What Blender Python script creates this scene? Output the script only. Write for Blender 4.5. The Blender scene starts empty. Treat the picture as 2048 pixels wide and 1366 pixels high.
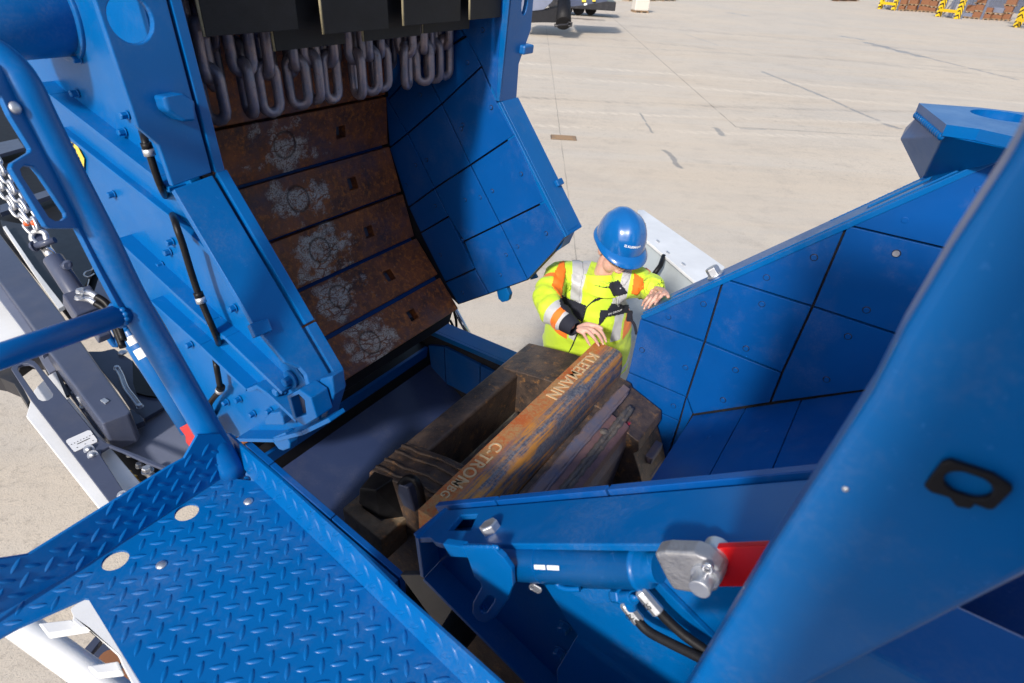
SEGS = [
    (22.00, 48.48, 22.96, 46.68, 0.25, 0.34),
    (22.24, 45.26, 22.65, 38.51, 0.35, 0.34),
    (22.43, 41.51, 23.39, 31.63, 0.10, 0.34),
    (10.38, 29.32, 10.99, 24.32, 0.08, 0.34),
    (10.99, 24.32, 11.26, 20.36, 0.07, 0.34),
    (11.22, 19.95, 11.49, 19.32, 0.12, 0.34),
    (3.48, 19.32, 3.49, 16.92, 0.03, 0.34),
    (3.50, 15.26, 3.63, 13.77, 0.07, 0.34),
    (5.48, 18.02, 5.47, 17.07, 0.09, 0.34),
    (6.19, 18.08, 7.15, 18.14, 0.05, 0.34),
    (9.86, 43.34, 10.69, 38.39, 0.05, 0.34),
    (12.70, 47.84, 15.41, 45.67, 0.05, 0.34),
    (2.77, 49.58, 5.30, 49.31, 0.50, 0.34),
    (18.51, 65.29, 19.59, 61.91, 0.30, 0.34),
]
import bpy, bmesh, math, random
from mathutils import Vector, Matrix, noise
from mathutils.geometry import tessellate_polygon
random.seed(7)
PI = math.pi
sc = bpy.context.scene
COL = sc.collection
# ---------------------------------------------------------------- camera frame and machine frame
FPX = 1200.0; CH = 4.0
RT = Matrix(((0.998118541, 0.061313774, 0.0), (0.033539058, -0.545977745, 0.837128087), (0.051327482, -0.835553064, -0.547006916)))
UU = Vector((0.52731783, 0.849668115, 0.0))      # along the rotor shaft, away from the near side
VV = Vector((-0.849668115, 0.52731783, 0.0))     # along the machine, towards the discharge end
ZZ = Vector((0, 0, 1)); CC = Vector((0, 0, CH))
def M(u, v, z): return UU*u + VV*v + ZZ*z
def ray(x, y): return RT @ Vector((x-1024, y-683, FPX))
def Pu(x, y, u): r = ray(x, y); return CC + r*(u/r.dot(UU))
def Pv(x, y, v): r = ray(x, y); return CC + r*(v/r.dot(VV))
def Pz(x, y, z): r = ray(x, y); return CC + r*((z-CH)/r.z)
def Pd(x, y, d): return CC + ray(x, y)*(d/FPX)
def Pp(x, y, p, n): r = ray(x, y); return CC + r*((p-CC).dot(n)/r.dot(n))
def uvz(p): return p.dot(UU), p.dot(VV), p.z

cam = bpy.data.cameras.new('camera'); co = bpy.data.objects.new('camera', cam); COL.objects.link(co)
cx, cy, cz = RT @ Vector((1, 0, 0)), RT @ Vector((0, -1, 0)), RT @ Vector((0, 0, -1))
m = Matrix((cx, cy, cz)).transposed().to_4x4(); m.translation = CC
co.matrix_world = m
cam.sensor_width = 36; cam.lens = FPX/2048*36; cam.clip_start = 0.02; cam.clip_end = 3000
cam.dof.use_dof = True; cam.dof.focus_distance = 2.5; cam.dof.aperture_fstop = 5.6
sc.camera = co

# ---------------------------------------------------------------- light
SUN_EL = 33.0
h = UU*1.36 + VV*0.2; h.normalize()
trav = h*math.cos(math.radians(SUN_EL)) - ZZ*math.sin(math.radians(SUN_EL))
w = bpy.data.worlds.new('World'); sc.world = w; w.use_nodes = True
nt = w.node_tree; bg = nt.nodes['Background']
sky = nt.nodes.new('ShaderNodeTexSky'); sky.sky_type = 'NISHITA'; sky.sun_disc = False
sky.sun_elevation = math.radians(SUN_EL); sky.sun_rotation = math.atan2(-trav.x, -trav.y)
sky.air_density = 1.0; sky.dust_density = 2.0; sky.ozone_density = 1.0
nt.links.new(sky.outputs[0], bg.inputs[0]); bg.inputs[1].default_value = 0.13
sl = bpy.data.lights.new('sun', 'SUN'); sl.energy = 3.2; sl.angle = math.radians(4.5); sl.color = (1.0, 0.94, 0.86)
so = bpy.data.objects.new('sun', sl); COL.objects.link(so); so.rotation_euler = trav.to_track_quat('-Z', 'Y').to_euler()
so.location = (0, -5, 20)
vs = sc.view_settings; vs.view_transform = 'Standard'; vs.look = 'None'; vs.exposure = 0.42; vs.gamma = 1

# ---------------------------------------------------------------- node helper
class G:
    def __init__(s, name):
        s.m = bpy.data.materials.new(name); s.m.use_nodes = True; s.t = s.m.node_tree
        s.b = s.t.nodes['Principled BSDF']
    def n(s, ty, ins=None, **props):
        nd = s.t.nodes.new('ShaderNode'+ty)
        for k, v in props.items(): setattr(nd, k, v)
        for k, v in (ins or {}).items(): s.set(nd.inputs[k], v)
        return nd
    def set(s, inp, v):
        if isinstance(v, bpy.types.NodeSocket): s.t.links.new(v, inp)
        else:
            if isinstance(v, tuple) and len(v) == 3 and inp.type == 'RGBA': v = v+(1,)
            inp.default_value = v
    def ma(s, op, a, b=0.0, c=None, clamp=False):
        d = {0: a, 1: b}
        if c is not None: d[2] = c
        return s.n('Math', d, operation=op, use_clamp=clamp).outputs[0]
    def mix(s, f, a, b, blend='MIX'):
        nd = s.n('Mix', data_type='RGBA', blend_type=blend)
        s.set(nd.inputs[0], f); s.set(nd.inputs[6], a); s.set(nd.inputs[7], b); return nd.outputs[2]
    def pos(s, what='Object'): return s.n('TexCoord').outputs[what]
    def gpos(s): return s.n('NewGeometry').outputs['Position']
    def mp(s, v, scale=(1, 1, 1), rot=(0, 0, 0), loc=(0, 0, 0)):
        return s.n('Mapping', {'Vector': v, 'Scale': scale, 'Rotation': rot, 'Location': loc}).outputs[0]
    def noise(s, v, sc_, det=4, rough=0.55, dist=0.0):
        return s.n('TexNoise', {'Vector': v, 'Scale': sc_, 'Detail': det, 'Roughness': rough, 'Distortion': dist}).outputs[0]
    def vor(s, v, sc_, feat='F1'):
        return s.n('TexVoronoi', {'Vector': v, 'Scale': sc_}, feature=feat).outputs[0]
    def ramp(s, f, *st, interp='LINEAR'):
        nd = s.n('ValToRGB', {0: f}); cr = nd.color_ramp; cr.interpolation = interp
        while len(cr.elements) < len(st): cr.elements.new(0.5)
        for e, (p, c) in zip(cr.elements, st):
            e.position = p; e.color = (c, c, c, 1) if not isinstance(c, tuple) else c+(1,)
        return nd.outputs[0]
    def rng(s, a, lo, hi): return s.ma('MULTIPLY', s.ma('GREATER_THAN', a, lo), s.ma('LESS_THAN', a, hi))
    def attr(s, name): return s.n('Attribute', attribute_name=name).outputs
    def bump(s, hgt, st=0.3, dist=0.01):
        s.set(s.b.inputs['Normal'], s.n('Bump', {'Height': hgt, 'Strength': st, 'Distance': dist}).outputs[0])
    def out(s, col=None, rough=None, metal=None, spec=None, coat=None):
        for k, v in (('Base Color', col), ('Roughness', rough), ('Metallic', metal), ('Specular IOR Level', spec), ('Coat Weight', coat)):
            if v is not None: s.set(s.b.inputs[k], v)
        return s.m
def paint(name, c, rough=0.3, dirt=0.25, coat=0.3):
    g = G(name); p = g.gpos()
    n1 = g.noise(p, 2.2, 5, 0.6); n2 = g.noise(p, 38, 3, 0.6); n3 = g.noise(p, 9, 6, 0.7)
    c2 = tuple(x*0.82 for x in c); c3 = tuple(x*0.75+0.018 for x in c)
    col = g.mix(g.ramp(n1, (0.35, 0.0), (0.7, 1.0)), c, c2)
    col = g.mix(g.ma('MULTIPLY', g.ramp(n3, (0.62, 0.0), (0.78, 1.0)), dirt), col, c3)
    rd = g.n('ObjectInfo').outputs['Random']
    col = g.mix(g.ma('MULTIPLY', rd, 0.14), col, tuple(x*0.55 for x in c))
    sc1 = g.noise(g.mp(p, (3, 90, 40), (0.3, 0.2, 0.6)), 2.0, 2, 0.5); sc2 = g.noise(g.mp(p, (70, 4, 90), (0.1, 0.7, -0.4)), 2.0, 2, 0.5)
    scr = g.ma('MULTIPLY', g.ma('MAXIMUM', g.ramp(sc1, (0.70, 0.0), (0.74, 1.0)), g.ramp(sc2, (0.71, 0.0), (0.75, 1.0))), g.ramp(g.noise(p, 3.1, 3), (0.45, 0.0), (0.62, 1.0)))
    col = g.mix(g.ma('MULTIPLY', scr, 0.35*min(1, dirt*3)), col, tuple(x*1.3+0.05 for x in c))
    dst = g.ma('MULTIPLY', g.ramp(g.noise(p, 4.3, 7, 0.72), (0.50, 0.0), (0.75, 1.0)), g.ramp(g.noise(p, 150, 2, 0.6), (0.42, 0.3), (0.62, 1.0)))
    col = g.mix(g.ma('MULTIPLY', dst, 0.13*min(1, dirt*4)), col, (0.36, 0.33, 0.30))
    r = g.ma('ADD', g.ma('ADD', g.ma('MULTIPLY', n3, 0.26), g.ma('MULTIPLY', dst, 0.25)), rough-0.12)
    g.bump(g.ma('ADD', g.ma('MULTIPLY', n2, 0.12), g.noise(p, 230, 2)), 0.06, 0.002)
    g.set(g.b.inputs['Coat Roughness'], 0.15)
    return g.out(col, r, spec=0.26, coat=coat)
MT = {}
MT['blue'] = paint('blue_paint', (0.0, 0.117, 0.385), 0.32, 0.3, 0.05)
MT['blue_liner'] = paint('blue_liner_paint', (0.001, 0.080, 0.325), 0.37, 0.25, 0.02)
MT['grey'] = paint('grey_paint', (0.062, 0.075, 0.125), 0.4)
MT['lgrey'] = paint('light_grey_paint', (0.17, 0.19, 0.265), 0.42)
MT['dgrey'] = paint('dark_grey_paint', (0.02, 0.021, 0.028), 0.5)
MT['white'] = paint('white_paint', (0.82, 0.83, 0.84), 0.35, 0.08)
MT['galv'] = paint('pale_grey_paint', (0.42, 0.46, 0.48), 0.45, 0.1)
MT['red'] = paint('red_paint', (0.56, 0.006, 0.008), 0.32, 0.05)
MT['yellow'] = paint('yellow_paint', (0.72, 0.46, 0.01), 0.4)
MT['slide'] = paint('slide_plate_paint', (0.035, 0.055, 0.14), 0.33, 0.3)
def metal(name, c, rough, bmp=0.1):
    g = G(name); p = g.gpos(); n = g.noise(p, 60, 4, 0.6)
    g.bump(g.noise(p, 140, 4), bmp, 0.003)
    return g.out(g.mix(n, tuple(x*0.75 for x in c), c), g.ma('ADD', g.ma('MULTIPLY', n, 0.3), rough-0.15), 0.85)
MT['zinc'] = metal('zinc_plating', (0.66, 0.68, 0.72), 0.46)
MT['chrome'] = metal('bright_steel', (0.8, 0.8, 0.82), 0.18, 0.02)
MT['cast'] = metal('cast_steel', (0.48, 0.48, 0.5), 0.55, 0.4)
MT['brass'] = metal('brass', (0.7, 0.45, 0.12), 0.3)
def rubber(name, c, rough=0.55):
    g = G(name); p = g.gpos(); n = g.noise(p, 14, 6, 0.7)
    g.bump(g.noise(g.mp(p, (1, 1, 6)), 60, 4), 0.15, 0.003)
    return g.out(g.mix(g.ramp(n, (0.4, 0.0), (0.75, 1.0)), c, tuple(x*1.8+0.002 for x in c)), g.ma('ADD', g.ma('MULTIPLY', n, 0.3), rough-0.15), spec=0.22)
MT['rubber'] = rubber('black_rubber', (0.008, 0.008, 0.01))
MT['black'] = rubber('black_plastic', (0.006, 0.006, 0.007), 0.4)
MT['cord'] = rubber('flap_edge_fabric', (0.22, 0.19, 0.12), 0.8)
def flat(name, c, rough=0.5): g = G(name); p = g.gpos(); return g.out(g.mix(g.noise(p, 90, 3), tuple(x*0.86 for x in c), c), rough)
MT['ink'] = flat('black_print', (0.01, 0.01, 0.012)); MT['label'] = flat('white_label', (0.75, 0.76, 0.78), 0.3)
MT['orangep'] = flat('orange_plastic', (0.75, 0.11, 0.02), 0.45); MT['stick'] = flat('yellow_label', (0.78, 0.58, 0.08), 0.35)
MT['letter'] = flat('bare_letter_metal', (0.56, 0.41, 0.24), 0.6); MT['wprint'] = flat('white_print', (0.8, 0.82, 0.85))
MT['wood'] = flat('raw_wood', (0.30, 0.20, 0.12), 0.8); MT['rustbox'] = flat('rusty_brown_paint', (0.22, 0.09, 0.04), 0.7)
MT['wrap'] = flat('stretch_wrap', (0.62, 0.58, 0.53), 0.35)
# chain steel
g = G('chain_steel'); p = g.gpos(); n = g.noise(p, 26, 6, 0.65); n2 = g.noise(p, 120, 4, 0.7)
c = g.mix(g.ramp(n, (0.35, 0.0), (0.65, 1.0)), (0.17, 0.18, 0.25), (0.30, 0.24, 0.26))
c = g.mix(g.ramp(n2, (0.6, 0.0), (0.72, 1.0)), c, (0.18, 0.085, 0.05))
g.bump(g.ma('ADD', n2, n), 0.35, 0.004); MT['chain'] = g.out(c, 0.33, 0.45)
# rusty apron plates (point attributes pc: along, across from the cast mark; pw: the same shifted per plate)
g = G('rusty_cast_apron'); p = g.gpos(); pc = g.attr('pc')[1]; pw = g.attr('pw')[1]
n = g.noise(p, 7, 8, 0.7); n2 = g.noise(p, 45, 6, 0.7); n3 = g.noise(p, 160, 4, 0.7)
c = g.mix(g.ramp(n, (0.3, 0.0), (0.62, 1.0)), (0.04, 0.019, 0.018), (0.29, 0.085, 0.026))
c = g.mix(g.ramp(n2, (0.50, 0.0), (0.68, 0.85)), c, (0.55, 0.17, 0.03))
c = g.mix(g.ramp(g.noise(p, 3.3, 5, 0.7), (0.5, 0.0), (0.68, 0.75)), c, (0.075, 0.05, 0.075))
c = g.mix(g.ramp(g.noise(g.mp(pw, (3, 26, 1)), 1.6, 5, 0.7), (0.56, 0.0), (0.72, 0.6)), c, (0.30, 0.105, 0.03))
r = g.n('VectorMath', {0: pc}, operation='LENGTH').outputs['Value']
re_ = g.n('VectorMath', {0: g.mp(pc, (0.72, 1.05, 1))}, operation='LENGTH').outputs['Value']
wp = g.n('VectorMath', {0: pw, 1: g.n('VectorMath', {0: g.n('TexNoise', {'Vector': pw, 'Scale': 9.0, 'Detail': 3.0}).outputs['Color'], 'Scale': 0.07}, operation='SCALE').outputs[0]}, operation='ADD').outputs[0]
cell = g.vor(g.mp(wp, (0.45, 1.35, 1)), 24, 'DISTANCE_TO_EDGE')
blot = g.ramp(g.ma('ADD', g.ma('MULTIPLY', re_, 6.0), g.ma('MULTIPLY', g.ma('SUBTRACT', g.noise(pw, 7.5, 5, 0.7), 0.5), 3.0)), (0.40, 1.0), (0.62, 0.0))
blot = g.ma('MULTIPLY', blot, g.ma('MAXIMUM', g.ramp(cell, (0.02, 0.0), (0.08, 1.0)), g.ramp(g.noise(pw, 7, 2), (0.48, 0.0), (0.56, 1.0))))
blot = g.ma('MULTIPLY', blot, g.ramp(g.ma('ADD', n3, g.ma('MULTIPLY', g.noise(pw, 60, 4, 0.7), 0.6)), (0.66, 0.0), (0.86, 1.0)))
spk = g.ma('MULTIPLY', g.ramp(g.noise(pw, 19, 5, 0.75), (0.63, 0.0), (0.70, 1.0)), g.ramp(n3, (0.45, 0.0), (0.6, 1.0)))
blot = g.ma('MAXIMUM', blot, g.ma('MULTIPLY', spk, 0.5))
c = g.mix(g.ma('MULTIPLY', blot, 0.95), c, g.mix(n2, (0.50, 0.43, 0.39), (0.74, 0.68, 0.62)))
ring = g.ramp(g.ma('ABSOLUTE', g.ma('SUBTRACT', g.ma('ADD', r, g.ma('MULTIPLY', g.ma('SUBTRACT', n2, 0.5), 0.006)), 0.053)), (0.002, 1.0), (0.006, 0.0))
c = g.mix(g.ma('MULTIPLY', ring, 0.75), c, (0.035, 0.02, 0.015))
g.bump(g.ma('ADD', g.ma('ADD', n2, g.ma('MULTIPLY', n3, 0.5)), g.ma('ADD', g.ma('MULTIPLY', blot, 0.5), g.ma('MULTIPLY', ring, -1.0))), 0.6, 0.006)
MT['apron'] = g.out(c, g.ma('ADD', g.ma('MULTIPLY', n2, 0.4), 0.28), 0.2)
def rusty(name, c0, c1, c2, sc_=6.0, st=0.6, rough=0.5, metal_=0.3):
    g = G(name); p = g.gpos(); n = g.noise(p, sc_, 8, 0.7); n2 = g.noise(p, sc_*9, 6, 0.75); n3 = g.noise(p, sc_*2.3, 6, 0.7)
    c = g.mix(g.ramp(n, (0.36, 0.0), (0.64, 1.0)), c0, c1); c = g.mix(g.ma('MULTIPLY', g.ramp(n3, (0.54, 0.0), (0.68, 1.0)), g.ramp(n2, (0.38, 0.0), (0.6, 1.0))), c, c2)
    g.bump(g.ma('ADD', n2, n3), st, 0.006)
    return g.out(c, g.ma('ADD', g.ma('MULTIPLY', n2, 0.3), rough-0.12), metal_)
MT['rotor'] = rusty('dark_rotor_steel', (0.036, 0.031, 0.033), (0.13, 0.088, 0.065), (0.36, 0.18, 0.065), 11.0, 0.5, 0.42)
MT['rotorw'] = rusty('worn_rotor_back', (0.10, 0.11, 0.17), (0.19, 0.135, 0.13), (0.28, 0.17, 0.11), 9.0, 0.55, 0.5, 0.2)
MT['rotor2'] = rusty('maroon_rotor_strip', (0.13, 0.075, 0.08), (0.21, 0.12, 0.115), (0.25, 0.14, 0.09), 11.0, 0.55, 0.5, 0.2)
MT['weld'] = rusty('weld_bead_steel', (0.08, 0.08, 0.09), (0.17, 0.145, 0.125), (0.28, 0.19, 0.12), 14.0, 1.0, 0.5, 0.3)
MT['clamp'] = rusty('rusty_block', (0.17, 0.125, 0.08), (0.40, 0.31, 0.21), (0.55, 0.27, 0.11), 9.0, 0.7, 0.65, 0.1)
MT['pocket'] = rusty('pocket_floor_steel', (0.16, 0.15, 0.12), (0.24, 0.23, 0.19), (0.12, 0.08, 0.04), 6.0, 0.4, 0.5, 0.1)
# blow bar: streaks along the shaft
g = G('rusted_blow_bar'); p = g.gpos(); ang = math.atan2(UU.y, UU.x)
q = g.mp(g.mp(p, (1, 1, 1), (0, 0, -ang)), (1.2, 22, 22)); n = g.noise(q, 2.2, 6, 0.7, 0.4); n2 = g.noise(p, 9, 7, 0.7); n3 = g.noise(p, 95, 5, 0.75)
pc = g.attr('pc')[1]; pv = g.n('SeparateXYZ', {0: pc}).outputs[1]
c = g.mix(g.ramp(g.ma('ADD', g.ma('MULTIPLY', n2, 0.55), g.ma('MULTIPLY', n3, 0.55)), (0.46, 0.0), (0.62, 1.0)), (0.46, 0.28, 0.115), (0.52, 0.125, 0.03))
steel = g.mix(g.ramp(n3, (0.4, 0.0), (0.6, 1.0)), (0.06, 0.075, 0.12), (0.19, 0.20, 0.23))
gold = g.mix(g.ramp(g.ma('ADD', n, g.ma('MULTIPLY', g.ma('SUBTRACT', n2, 0.5), 0.5)), (0.46, 0.0), (0.60, 1.0)), steel, (0.60, 0.26, 0.05))
c = g.mix(g.ramp(g.ma('ADD', pv, g.ma('MULTIPLY', g.ma('SUBTRACT', n2, 0.5), 0.08)), (0.05, 0.0), (0.085, 1.0)), c, gold)
g.bump(g.ma('ADD', n3, g.ma('MULTIPLY', n, 0.8)), 0.45, 0.004); MT['bar'] = g.out(c, g.ma('ADD', g.ma('MULTIPLY', n3, 0.35), 0.32), 0.25)
# concrete yard
g = G('worn_concrete'); p = g.gpos()
sx = g.n('SeparateXYZ', {0: p}).outputs
n1 = g.noise(p, 0.11, 6, 0.6); n2 = g.noise(g.mp(p, (0.12, 1.1, 1)), 0.55, 7, 0.65, 0.6); n3 = g.noise(p, 16, 6, 0.75); n4 = g.noise(p, 1.3, 7, 0.7); n5 = g.noise(p, 70, 3, 0.7)
near = g.ma('ADD', 0.35, g.ma('MULTIPLY', g.ramp(g.noise(p, 0.16, 4, 0.6), (0.46, 0.0), (0.58, 1.0)), 0.65)); n6 = g.noise(p, 0.45, 6, 0.7); n7 = g.noise(p, 5.0, 7, 0.75)
c = g.mix(g.ramp(n1, (0.38, 0.0), (0.62, 1.0)), (0.61, 0.535, 0.44), (0.545, 0.495, 0.43))
c = g.mix(g.ma('MULTIPLY', g.ramp(n2, (0.44, 0.0), (0.64, 1.0)), 0.6), c, (0.59, 0.49, 0.375))
c = g.mix(g.ma('MULTIPLY', g.ramp(n6, (0.50, 0.0), (0.72, 1.0)), 0.4), c, (0.42, 0.37, 0.315))
c = g.mix(g.ma('MULTIPLY', g.ramp(n4, (0.52, 0.0), (0.72, 1.0)), 0.38), c, (0.36, 0.315, 0.265))
def tyre(rot, y0, R, wd, sc_):
    q = g.n('SeparateXYZ', {0: g.mp(p, (1, 1, 1), (0, 0, rot), (0, -y0, 0))}).outputs
    yy = g.ma('ADD', q[1], g.ma('MULTIPLY', g.ma('MULTIPLY', q[0], q[0]), R))
    band = g.ramp(g.ma('ABSOLUTE', g.ma('ADD', yy, g.ma('MULTIPLY', g.ma('SUBTRACT', n6, 0.5), 0.5))), (wd*0.6, 1.0), (wd, 0.0))
    tr_ = g.ma('GREATER_THAN', g.ma('FRACT', g.ma('ADD', g.ma('MULTIPLY', q[0], sc_), g.ma('MULTIPLY', q[1], sc_*0.6))), 0.45)
    return g.ma('MULTIPLY', g.ma('MULTIPLY', band, g.ma('ADD', g.ma('MULTIPLY', tr_, 0.55), 0.3)), g.ramp(n6, (0.36, 0.0), (0.58, 1.0)))
for rot, y0, R, wd, sc_, col, st in ((0.05, 27.5, 0.004, 0.32, 2.4, (0.74, 0.66, 0.55), 0.8), (0.05, 24.6, 0.004, 0.3, 2.4, (0.74, 0.66, 0.55), 0.7), (-0.03, 20.6, -0.006, 0.22, 3.0, (0.25, 0.225, 0.20), 0.55), (-0.03, 18.9, -0.006, 0.2, 3.0, (0.74, 0.66, 0.55), 0.7), (-0.03, 17.0, -0.006, 0.2, 3.0, (0.74, 0.66, 0.55), 0.6),
                             (0.9, 6.0, 0.01, 0.35, 2.0, (0.30, 0.27, 0.23), 0.4), (1.1, 9.0, 0.012, 0.4, 2.0, (0.62, 0.55, 0.45), 0.5), (0.25, 38, 0.003, 0.5, 1.5, (0.33, 0.30, 0.27), 0.5), (0.2, 47, 0.002, 0.7, 1.0, (0.34, 0.31, 0.29), 0.5), (-0.15, 34, 0.004, 0.4, 1.5, (0.32, 0.29, 0.26), 0.45), (0.6, 3.0, 0.03, 0.25, 4.0, (0.30, 0.26, 0.21), 0.45)):
    c = g.mix(g.ma('MULTIPLY', tyre(rot, y0, R, wd, sc_), st), c, col)
q = g.n('TexWave', {'Vector': g.mp(p, (0.09, 0.52, 1), (0, 0, 0.12)), 'Scale': 1.0, 'Distortion': 9.0, 'Detail': 4.0, 'Detail Scale': 0.6}, wave_type='BANDS', bands_direction='Y').outputs['Fac']
c = g.mix(g.ma('MULTIPLY', g.ramp(q, (0.72, 0.0), (0.98, 1.0)), g.ma('MULTIPLY', g.ramp(n4, (0.35, 0.0), (0.6, 1.0)), 0.4)), c, (0.64, 0.55, 0.44))
c = g.mix(g.ma('MULTIPLY', g.ramp(n7, (0.54, 0.0), (0.70, 1.0)), g.ma('MULTIPLY', near, 0.5)), c, (0.27, 0.235, 0.195))
c = g.mix(g.ma('MULTIPLY', g.ramp(n3, (0.54, 0.0), (0.66, 1.0)), g.ma('MULTIPLY', near, 0.45)), c, (0.24, 0.21, 0.175))
c = g.mix(g.ma('MULTIPLY', g.ramp(n5, (0.56, 0.0), (0.68, 1.0)), 0.45), c, (0.13, 0.11, 0.09))
c = g.mix(g.ma('MULTIPLY', g.ramp(n5, (0.42, 1.0), (0.32, 0.0)), 0.0), c, (0.7, 0.65, 0.6))
gJ = g.ramp(g.noise(p, 0.8, 2), (0.36, 0.25), (0.5, 1.0))
def joint(sock, at, wd, gate=None):
    d = g.ma('ABSOLUTE', g.ma('SUBTRACT', g.ma('ADD', sock, g.ma('MULTIPLY', g.ma('SUBTRACT', n4, 0.5), 0.06)), at))
    mk = g.ma('MULTIPLY', g.ma('LESS_THAN', d, wd), gJ)
    return mk if gate is None else g.ma('MULTIPLY', mk, gate)
js = joint(sx[0], 0.93, 0.010)
for s_, at, wd, gt in ((sx[0], 6.12, 0.022, g.rng(sx[1], 18.2, 200)), (sx[1], 18.25, 0.03, g.rng(sx[0], 6.1, 14)), (sx[1], 8.2, 0.008, None)):
    js = g.ma('MAXIMUM', js, joint(s_, at, wd, gt))
c = g.mix(g.ma('MULTIPLY', js, 0.5), c, (0.10, 0.085, 0.07))
# ruts and wet cracks
def seg(x0, y0, x1, y1, wd, thr):
    L = math.hypot(x1-x0, y1-y0); dx, dy = (x1-x0)/L, (y1-y0)/L
    a = g.ma('ADD', g.ma('MULTIPLY', g.ma('SUBTRACT', sx[0], x0), dx), g.ma('MULTIPLY', g.ma('SUBTRACT', sx[1], y0), dy))
    b = g.ma('ADD', g.ma('MULTIPLY', g.ma('SUBTRACT', sx[0], x0), -dy), g.ma('MULTIPLY', g.ma('SUBTRACT', sx[1], y0), dx))
    b = g.ma('ABSOLUTE', g.ma('ADD', b, g.ma('MULTIPLY', g.ma('SUBTRACT', n4, 0.5), wd*6)))
    return g.ma('MULTIPLY', g.ma('MULTIPLY', g.rng(a, 0, L), g.ma('LESS_THAN', b, wd)), (gA if L > 6 else gB))
gA = g.ramp(g.noise(p, 0.7, 2), (0.34, 0.0), (0.38, 1.0)); gB = g.ramp(g.noise(p, 2.5, 2), (0.34, 0.0), (0.38, 1.0))
ws = None
for a in SEGS:
    k = seg(*a); ws = k if ws is None else g.ma('MAXIMUM', ws, k)
c = g.mix(g.ma('MULTIPLY', ws, g.ma('ADD', 0.3, g.ma('MULTIPLY', n7, 0.6))), c, (0.16, 0.13, 0.11))
g.bump(g.ma('ADD', n3, g.ma('MULTIPLY', n5, 0.8)), 0.35, 0.012)
MT['ground'] = g.out(c, g.ma('SUBTRACT', 0.85, g.ma('MULTIPLY', ws, 0.5)))

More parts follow.
